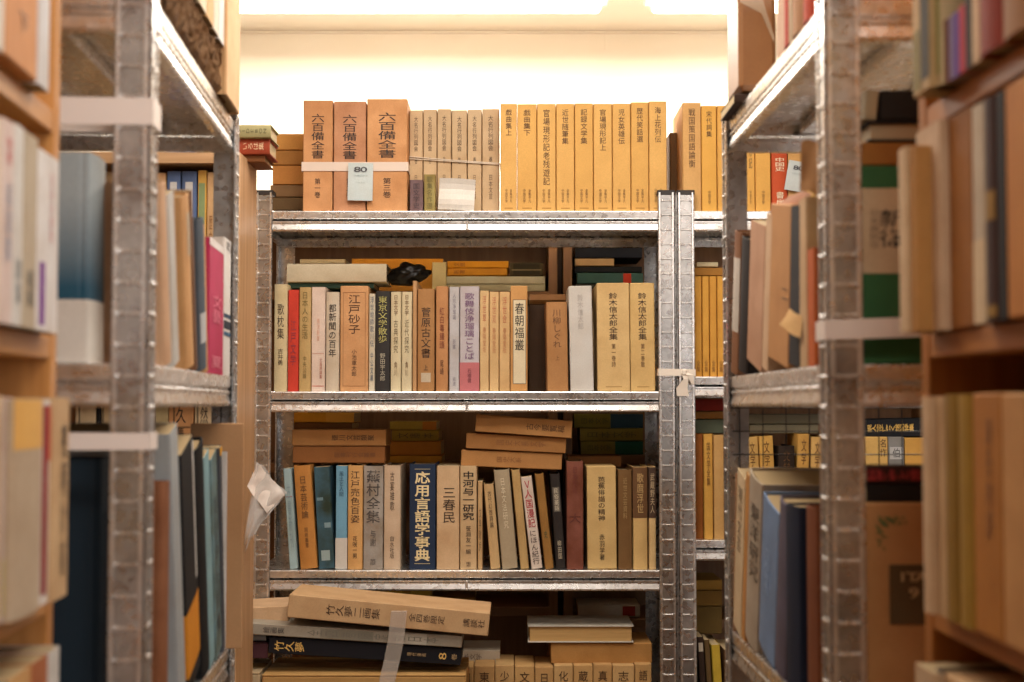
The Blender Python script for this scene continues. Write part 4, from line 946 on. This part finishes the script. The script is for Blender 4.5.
lying(2.90, 747, 822, 414, 424, '#6E6A58', 'grey green magazine lying topmost', p2, G, depth=.12, kind='soft')
lying(2.90, 750, 818, 424.4, 433.5, '#7E7862', 'lighter grey green magazine lying second', p2, G, depth=.12, kind='soft')
lying(2.90, 692, 735, 399, 411, '#8E2418', 'dark red book lying', 'under the shelf right of centre posts', G, depth=.12, kind='soft')
lying(2.90, 692, 735, 411.4, 419, '#9A6A30', 'ochre brown book lying', 'under the shelf right of centre posts', G, depth=.12, kind='soft')
lying(2.90, 692, 735, 419.4, 433.4, '#5E6A5A', 'grey green book lying', 'under the shelf right of centre posts', G, depth=.12, kind='soft')
aX = aL - .34; p3 = 'low in the gap right of centre posts'; G = 'books low in the gap right of the facing rack'
yb_ = 405 + (CAMZ - aX) * FPX / 2.86
for (a_, b_, yt, c, d, xt_) in ((694, 700, 637, '#1A1614', 'black leaning book', 690.5), (701, 707.5, 637, '#3A2A22', 'black book with white label', 697), (708.5, 714, 640, '#6A5230', 'olive leaning book', 704), (715, 724, 645, '#D2B23A', 'bright yellow leaning book', 711), (725, 740, 650, '#6A4A30', 'brown book behind the post', 724)):
    stand(2.862, yb_, aX, a_, b_, yt, c, d, p3, G, depth=.13, xt=xt_, kind='soft', patch=[(.15, .85, .08, .2, '#D8CDB8')] if 'white' in d else [])
for (y0, y1, c, d) in ((580, 590, '#B08A3C', 'ochre paperback topmost of three'), (590.4, 606, '#8A6A30', 'brown paperback middle of three'), (606.4, 634, '#6A5428', 'thick olive book lowest of three')):
    lying(2.93, 696, 722, y0, y1, c, d, p3, G, depth=.13, kind='soft')

# stacks in the bookcases behind the facing rack
G = 'books lying in the bookcases behind the facing rack'
def rear(x0, x1, y0, y1, c, d, ph, **k): k.setdefault('kind', 'soft'); k.setdefault('depth', .15); return lying(3.27, x0, x1, y0, y1, c, d, ph, G, **k)
p1 = 'behind the facing rack, upper gap'
rear(300, 345, 259, 263.8, '#E3D2A8', 'pale paperback peeping over the thick cream book', p1)
rear(300, 346, 264, 277, '#C8A46A', 'tan paperback below the pale one', p1)
rear(300, 346, 277.2, 291.6, '#8A6A40', 'brown paperback lowest at left', p1)
rear(352, 443, 258.5, 271, '#E0962A', 'long orange paperback left of centre', p1)
rear(352, 441, 271.2, 291.6, '#C88A30', 'thick ochre paperback under the long orange one', p1)
rear(447.5, 508.5, 261, 268, '#EA9E22', 'bright orange paperback on top at centre', p1, text=[('文庫', .1, .3, .6, '#9A5A14')])
rear(447.5, 507, 268.2, 275.6, '#E2982A', 'bright orange paperback second at centre', p1, text=[('新書', .1, .3, .6, '#9A5A14')])
rear(510, 543, 262.5, 276, '#4A3E26', 'dark striped paperback right of the orange ones', p1, patch=[(.1, .9, .1, .9, '#2E2818'), (.4, .5, .05, .95, '#8A7A54')])
rear(446, 545, 276.2, 284, '#D6D2B4', 'broad greenish white magazine on top', p1)
rear(447, 545, 284.2, 291.6, '#C9C4A0', 'broad greenish white magazine beneath', p1)
rear(575, 642, 247.5, 258, '#141A28', 'black blue book on top at right', p1)
rear(575, 614, 258.4, 266, '#C8A878', 'short cream booklet at right', p1, depth=.12)
rear(575, 642, 266.4, 272.4, '#16181C', 'black book third down at right', p1)
rear(577, 643, 272.8, 283.5, '#3F6660', 'dark teal book with a red mark', p1, patch=[(.05, .95, .70, .82, '#D8402A')])
rear(576, 643, 283.8, 291.6, '#3A3A30', 'dark olive book lowest at right', p1)
stand(3.26, 291.6, rL[0], 432, 446.4, 262.5, '#E6D49A', 'small cream book standing beside the black bag', p1, G, depth=.12, kind='soft')
p2 = 'behind the facing rack, middle gap'
rear(291.5, 354, 412.5, 422.5, '#E0A02C', 'bright orange paperback topmost at left', p2, patch=[(0, 1, .55, 1, '#E8AC44')])
rear(293, 352, 422.8, 441, '#6A4420', 'dark brown book below the orange one', p2)
rear(292, 354, 441.2, 462.8, '#7A5A30', 'thick brown book lowest at left', p2)
rear(390, 436.5, 421.5, 429.8, '#B79A3E', 'olive paperback topmost of four', p2, patch=[(0, 1, .7, 1, '#C87A28')])
rear(392, 439, 430.1, 441, '#A8862E', 'olive ochre paperback second of four', p2, text=[('文庫本', .1, .9, .5, '#5A4818')])
rear(386, 441, 441.3, 455.4, '#C97E26', 'orange thick paperback third of four', p2)
rear(386, 442, 455.7, 463, '#D8982C', 'yellow orange paperback lowest of four', p2)
rear(574, 643, 414, 428, '#8E8434', 'book yellow green at left and blue at right', p2, patch=[(0, 1, .53, 1, '#2E4E66')], text=[('日本文学', .1, .5, .5, '#5A5424')])
rear(580, 643, 428.3, 441, '#97883A', 'olive yellow book second at right', p2, text=[('日本文学', .1, .9, .5, '#5A5424')])
rear(581, 643, 441.3, 454.4, '#9A8A3A', 'olive yellow book with green end, lowest at right', p2, patch=[(0, 1, .55, 1, '#1E5A48')], text=[('日本文学', .1, .5, .5, '#5A5424')])
lying(2.98, 568, 621, 456, 467, '#8A5A2C', 'dark tan book lying between cream slipcase and maroon book', '', 'books lying above the lower shelf row', depth=.11, kind='soft')
p3 = 'behind the facing rack, bottom gap'
rear(292, 360, 590, 605.4, '#DE9022', 'bright orange paperback at left', p3)
rear(361, 432, 588, 596.5, '#B5953C', 'olive paperback with yellow patches', p3, patch=[(.1, .9, .32, .58, '#D8B84A'), (.1, .9, .7, .98, '#D8B84A')])
rear(361, 475, 596.8, 605.4, '#8A6424', 'long brown ochre paperback', p3)
rear(578, 640, 605, 617.2, '#DCD0BE', 'white booklet with a red corner', p3, patch=[(.1, .9, .72, .92, '#B83A2A')], depth=.12)
for (a_, b_, c, d) in ((372, 384, '#6A4A2C', 'brown book standing left'), (384.5, 398, '#3A2A1E', 'dark book standing second'), (500, 514, '#7A4A34', 'red brown book standing near the panel'), (514.5, 527, '#8A6A44', 'tan brown book standing near the panel'), (527.5, 543, '#4A3A2A', 'dark brown book standing near the panel')):
    zs_ = rL[3]; 
    stand(3.27, 700, rL[2] - .26, a_, b_, 615, c, d, p3, G, depth=.13) if False else None
# small orange ticket on the shelf edge
def ticket(name, x0, x1, y0, y1, D, col, texts, label, cat, tilt=0.0, curl=.002, nx=6, nz=6, lines=()):
    a = at(x0, y1, D); b = at(x1, y0, D); wd, h = b.x - a.x, b.z - a.z
    r = None; mb = MB(); vs = []
    def sf(x, z): return -curl * math.sin(math.pi * (x / wd + .5)) - curl * .6 * math.sin(2.2 * z / h * math.pi)
    for s_ in (0, .0004):
        for i in range(nx + 1):
            for j in range(nz + 1):
                x = -wd / 2 + wd * i / nx; z = h * j / nz; vs.append((x, sf(x, z) + s_, z))
    N = (nx + 1) * (nz + 1); fs = []
    for i in range(nx):
        for j in range(nz):
            q = [i * (nz + 1) + j, (i + 1) * (nz + 1) + j, (i + 1) * (nz + 1) + j + 1, i * (nz + 1) + j + 1]; fs.append(q); fs.append([k + N for k in q][::-1])
    rim = [i * (nz + 1) for i in range(nx + 1)] + [nx * (nz + 1) + j for j in range(1, nz + 1)] + [i * (nz + 1) + nz for i in range(nx - 1, -1, -1)] + [j for j in range(nz - 1, 0, -1)]
    for k in range(len(rim)): p, q = rim[k], rim[(k + 1) % len(rim)]; fs.append([q, p, p + N, q + N])
    mb.add(vs, fs); mats = [paper(col, .7, .08)]
    for (s, fx0, fx1, fz, fh, c, bd) in texts:
        mats.append(ink(c)); mi = len(mats) - 1; zc_ = h * (1 - fz)
        htext(mb, s, -wd / 2 + wd * fx0, -wd / 2 + wd * fx1, zc_, fh * h, lambda x: sf(x, zc_) - .0004, mi, bd)
    o = mb.build(name, mats, None); o.location = ((a.x + b.x) / 2, D, a.z); o.rotation_euler = (0, tilt, 0)
    tag(o, uniq(label), cat, 'paper tickets and notes'); return o
ticket('price_tag', 347.5, 372.6, 163, 200.6, 2.846, '#CFDCDD', [('80', .24, .76, .17, .17, '#4A4A50', .012), ('古書目録番', .24, .80, .34, .045, '#A8B4B4', 0), ('日本文学', .3, .7, .52, .04, '#B8C4C4', 0)], 'pale blue paper tag numbered 80 hanging on the orange slipcases', 'tag', math.radians(1), .0007)
ticket('price_tag', 784, 803, 161, 191, 2.850, '#CBD3D2', [('80', .28, .80, .22, .18, '#4A4A50', .012), ('古書目録番', .24, .80, .42, .05, '#A8B4B4', 0)], 'tilted pale tag numbered 80 on the red book at right', 'tag', math.radians(10), .0007)
ticket('paper_note', 438, 474, 179, 210.2, 2.858, '#EDE6DC', [], 'blank curled white paper note leaning before the tan set', 'paper', math.radians(3), .006)
ticket('shelf_label', 334.5, 361.5, 599, 608, 3.245, '#E3A23A', [('日本文学', .1, .9, .5, .5, '#8A5414', .01)], 'small orange paper label hanging under the orange paperback', 'label', 0, .0004)

# straps, string, tapes
def loop_band(name, pts, z0, z1, t, mat, label, cat, group=None, slope=0.0):
    """closed band around the points (x, y)"""
    mb = MB(); n = len(pts); c = Vector((sum(p[0] for p in pts) / n, sum(p[1] for p in pts) / n, 0)); vs = []
    for k, (p, z) in enumerate([(p, z) for z in (z0, z1) for p in pts]):
        vs.append((p[0], p[1], z + slope * (p[0] - c.x)))
    for (p, z) in [(p, z) for z in (z0, z1) for p in pts]:
        q = Vector((p[0], p[1], 0)); q = q + (c - q).normalized() * t; vs.append((q.x, q.y, z + slope * (p[0] - c.x)))
    fs = []
    for i in range(n):
        j = (i + 1) % n
        fs += [[i, j, n + j, n + i], [2 * n + j, 2 * n + i, 3 * n + i, 3 * n + j], [i, 2 * n + i, 2 * n + j, j], [n + i, n + j, 3 * n + j, 3 * n + i]]
    mb.add(vs, fs); o = mb.build(name, [mat]); tag(o, uniq(label), cat, group); return o
a = at(302.3, 166, 2.8535); b = at(407.5, 166, 2.8535)
STRAP = plastic('#E6D8CE', .35)
loop_band('packing_strap', [(a.x - .0015, 2.8535), (b.x + .0015, 2.8535), (b.x + .0015, 3.0045), (a.x - .0015, 3.0045)], Z(171, 2.8535), Z(162, 2.8535), .0008, plastic('#E6D3C4', .35, .93), 'white plastic strap around the three orange slipcases', 'strap')
def string_loop(x0, x1, yl, yr, D, D2, r, label):
    a = at(x0, yl, D); b = at(x1, yr, D); mb = MB()
    for dz in (0, .0042):
        mb.tube([(a.x, D, a.z + dz), ((a.x + b.x) / 2, D - .0008, (a.z + b.z) / 2 + dz * .6), (b.x, D, b.z + dz * .5), (b.x, D2, b.z), (a.x, D2, a.z), (a.x, D, a.z + dz)], r, 6)
    o = mb.build('string', [paper('#E3D2BC', .8, .1)]); tag(o, uniq(label), 'string')
string_loop(409.6, 500.3, 158.8, 164.5, 2.8975, 3.033, .0011, 'pale double string tied around the tan set')
def rack_band(O, ang, z0, z1, x0, x1, y0, y1, label, slope=0):
    pts = []
    for (x, y) in ((x0, y0), (x1, y0), (x1, y1), (x0, y1)):
        pts.append((O[0] + x * math.cos(ang) - y * math.sin(ang), O[1] + x * math.sin(ang) + y * math.cos(ang)))
    return loop_band('packing_tape', pts, z0, z1, .0012, plastic('#E9DDD6', .4, .93), label, 'tape', 'white packing tapes', slope)
Dn = 1.335
rack_band(LN, angL, Z(124.5, Dn), Z(97.5, Dn), -.0035, P + .003, -.004, WS + .004, 'white tape around the left rack near posts, upper one')
rack_band(LN, angL, Z(450, Dn), Z(433, Dn), -.0035, P + .003, -.004, WS + .004, 'white tape around the left rack near posts, lower one')
rack_band(RF, angR, Z(333, 1.365), Z(313, 1.365), LR - P - .003, LR + .0035, -.004, WS + .004, 'white tape around the right rack near posts', .03)
xq0 = XR - P; 
loop_band('packing_tape', [(XR - P - .003, D0 - .0042), (XR + P + .003, D0 - .0042), (XR + P + .003, D0 + P + .003), (XR - P - .003, D0 + P + .003)], Z(376, D0), Z(369, D0), .0012, plastic('#F0E4D6', .5), 'white tape knotted around the joined posts right of centre', 'tape', 'white packing tapes', -.02)
def ribbon_tail():
    mb = MB(); 
    def strip(pts, wd, t=.0008):
        vs = []
        for (px, py, dy, w_) in pts:
            p = at(px, py, D0 - .006 - dy); vs += [(p.x - w_, p.y, p.z), (p.x + w_, p.y, p.z), (p.x + w_, p.y + t, p.z), (p.x - w_, p.y + t, p.z)]
        fs = []
        for i in range(len(pts) - 1):
            for k in range(4): fs.append([4 * i + k, 4 * i + (k + 1) % 4, 4 * i + 4 + (k + 1) % 4, 4 * i + 4 + k])
        fs += [[0, 1, 2, 3], [4 * len(pts) - 4 + k for k in range(4)]]; mb.add(vs, fs)
    strip([(684, 371, .004, .006), (686, 379, .007, .005), (682, 388, .005, .011), (683, 396, .004, .012)], 0)
    strip([(685, 372, .005, .004), (690, 375, .010, .006), (693, 384, .008, .003)], 0)
    mb.box(*[v for v in (at(684, 373, D0).x - .006, at(684, 373, D0).x + .006, D0 - .014, D0 - .005, at(684, 376, D0).z, at(684, 369, D0).z)], .003)
    o = mb.build('tape_knot', [plastic('#F0E4D6', .5)]); tag(o, uniq('crumpled white tape knot with hanging ends on the joined posts'), 'tape', 'white packing tapes')
ribbon_tail()
# clear tape over the heap
def clear_tape():
    pts = [(401, 601, 2.700), (399, 612, 2.632), (396, 640, 2.634), (392, 660, 2.636), (385, 690, 2.630)]; mb = MB(); vs = []
    for (px, py, D) in pts:
        for dx in (-8, 8):
            p = at(px + dx, py, D); vs.append(p)
        for dx in (8, -8):
            p = at(px + dx, py, D); vs.append((p.x, p.y + .0006, p.z))
    fs = []
    for i in range(len(pts) - 1):
        for k in range(4): fs.append([4 * i + k, 4 * i + (k + 1) % 4, 4 * i + 4 + (k + 1) % 4, 4 * i + 4 + k])
    mb.add(vs, fs); o = mb.build('clear_tape', [plastic('#E4D8CC', .12, .28)]); tag(o, uniq('clear tape band over the heap at the bottom left'), 'tape', 'white packing tapes')
clear_tape()

# plastic bag with a paper slip on the left post
BGD = 2.50
def bag():
    r0 = at(262, 470, BGD); r = empty('plastic_bag', tuple(r0)); rnd = random.Random(11)
    def patch(corners, D, n, amp, name, mat, seed, thick=.0006):
        c = [at(x, y, D + q) for (x, y, q) in corners]; mb = MB(); vs = []; rr = random.Random(seed)
        ph_ = [rr.random() * 6 for _ in range(4)]
        for s_ in (0, thick):
            for i in range(n + 1):
                for j in range(n + 1):
                    u, v = i / n, j / n
                    p = c[0] * (1 - u) * (1 - v) + c[1] * u * (1 - v) + c[2] * u * v + c[3] * (1 - u) * v
                    dy = amp * (math.sin(5 * u + ph_[0]) * math.sin(4 * v + ph_[1]) + .5 * math.sin(13 * u + 9 * v + ph_[2]))
                    vs.append((p.x - r0.x, p.y + dy + s_ - r0.y, p.z - r0.z + amp * .5 * math.sin(9 * u + ph_[3])))
        N = (n + 1) ** 2; fs = []
        for i in range(n):
            for j in range(n):
                q = [i * (n + 1) + j, (i + 1) * (n + 1) + j, (i + 1) * (n + 1) + j + 1, i * (n + 1) + j + 1]; fs.append(q); fs.append([k + N for k in q][::-1])
        mb.add(vs, fs); o = mb.build(name, [mat], r, fix=False)
        for p in o.data.polygons: p.use_smooth = True
    patch([(258, 463, 0), (284.6, 494, -.01), (267, 513, -.02), (247, 487, -.004)], BGD, 10, .0022, 'paper_slip', paper('#F2E2D6', .7, .06), 1)
    film = plastic('#E8E4E0', .12, .30)
    patch([(256, 461, 0), (288, 494, -.01), (262, 524, -.02), (244, 545, -.004)], BGD - .006, 16, .006, 'film', film, 5)
    patch([(252, 470, 0), (282, 500, -.01), (256, 530, -.012), (245, 552, -.004)], BGD + .008, 16, .006, 'film', film, 8)
    tag(r, uniq('crumpled clear plastic bag with blank slip hanging on the facing rack left post'), 'bag')
bag()
def black_bag():
    import bmesh
    bm = bmesh.new(); bmesh.ops.create_icosphere(bm, subdivisions=4, radius=1)
    c = at(408, 275, 2.96); hz = .0235; hx = .042
    from mathutils import noise
    for v in bm.verts:
        n = noise.noise(v.co * 2.3) * .28 + noise.noise(v.co * 6) * .10
        p = v.co * (1 + n); v.co = Vector((p.x * hx, p.y * .04, max(-.022, p.z * hz)))
        v.co.x += .006 * math.sin(v.co.z * 120)
    me = bpy.data.meshes.new('plastic_bag'); bm.to_mesh(me); bm.free()
    me.materials.append(plastic('#0C0A0A', .35)); o = bpy.data.objects.new('plastic_bag', me); COL.objects.link(o); o.location = c
    for p in me.polygons: p.use_smooth = True
    tag(o, uniq('crumpled black plastic bag stuffed above the middle row'), 'bag')
black_bag()
# torn tan paper on the right rack, and folded pinkish paper over its books
def loose_sheet(name, D, pts, amp, col, label, seed):
    c = [at(x, y, D + q) for (x, y, q) in pts]; n = 10; mb = MB(); vs = []; o0 = c[0].copy()
    for s_ in (0, .0007):
        for i in range(n + 1):
            for j in range(n + 1):
                u, v = i / n, j / n; p = c[0] * (1 - u) * (1 - v) + c[1] * u * (1 - v) + c[2] * u * v + c[3] * (1 - u) * v
                vs.append((p.x - o0.x, p.y - o0.y + amp * math.sin(5 * u + seed) * math.sin(4 * v + seed) + s_, p.z - o0.z + amp * .4 * math.sin(7 * u + 5 * v + seed)))
    N = (n + 1) ** 2; fs = []
    for i in range(n):
        for j in range(n):
            q = [i * (n + 1) + j, (i + 1) * (n + 1) + j, (i + 1) * (n + 1) + j + 1, i * (n + 1) + j + 1]; fs.append(q); fs.append([k + N for k in q][::-1])
    mb.add(vs, fs); o = mb.build(name, [paper(col, .8, .2)], None, fix=False); o.location = o0
    for p in o.data.polygons: p.use_smooth = True
    tag(o, uniq(label), 'paper', 'paper tickets and notes')
loose_sheet('torn_paper', 1.50, [(790, 309, .04), (803, 318, 0), (800, 339, 0), (779, 325, .05)], .002, '#D2A66C', 'torn tan paper scrap sticking out before the black book at right', 2)
loose_sheet('folded_paper', 1.62, [(790, 194, .0), (812, 192, -.06), (803, 207, -.04), (768, 213, .06)], .003, '#C89880', 'pinkish folded paper lying over the right rack middle books', 4)
loose_sheet('paper_wrapper', 1.50, [(801, 142, .0), (822, 139, -.02), (820, 196, -.02), (800, 190, .0)], .004, '#B98A5C', 'brown paper wrapper rising above the right rack middle books', 6)
# cardboard sheet leaning between left rack and wooden bookcase
CSD = LN.y + dL.y / LL * .609
cs0 = at(190, 500, CSD).x; cs1 = at(243, 500, CSD).x
cb = MB(); cb.box(-(cs1 - cs0) / 2, (cs1 - cs0) / 2, 0, .005, 0, Z(424, CSD) - slL, .001); o = cb.build('cardboard_sheet', [paper('#C29468', .8, .25, 8)])
o.location = ((cs0 + cs1) / 2, CSD, slL + .001); o.rotation_euler = (0, 0, angL - math.pi / 2); tag(o, uniq('brown cardboard sheet standing behind the slanting books on the left steel rack'), 'cardboard')
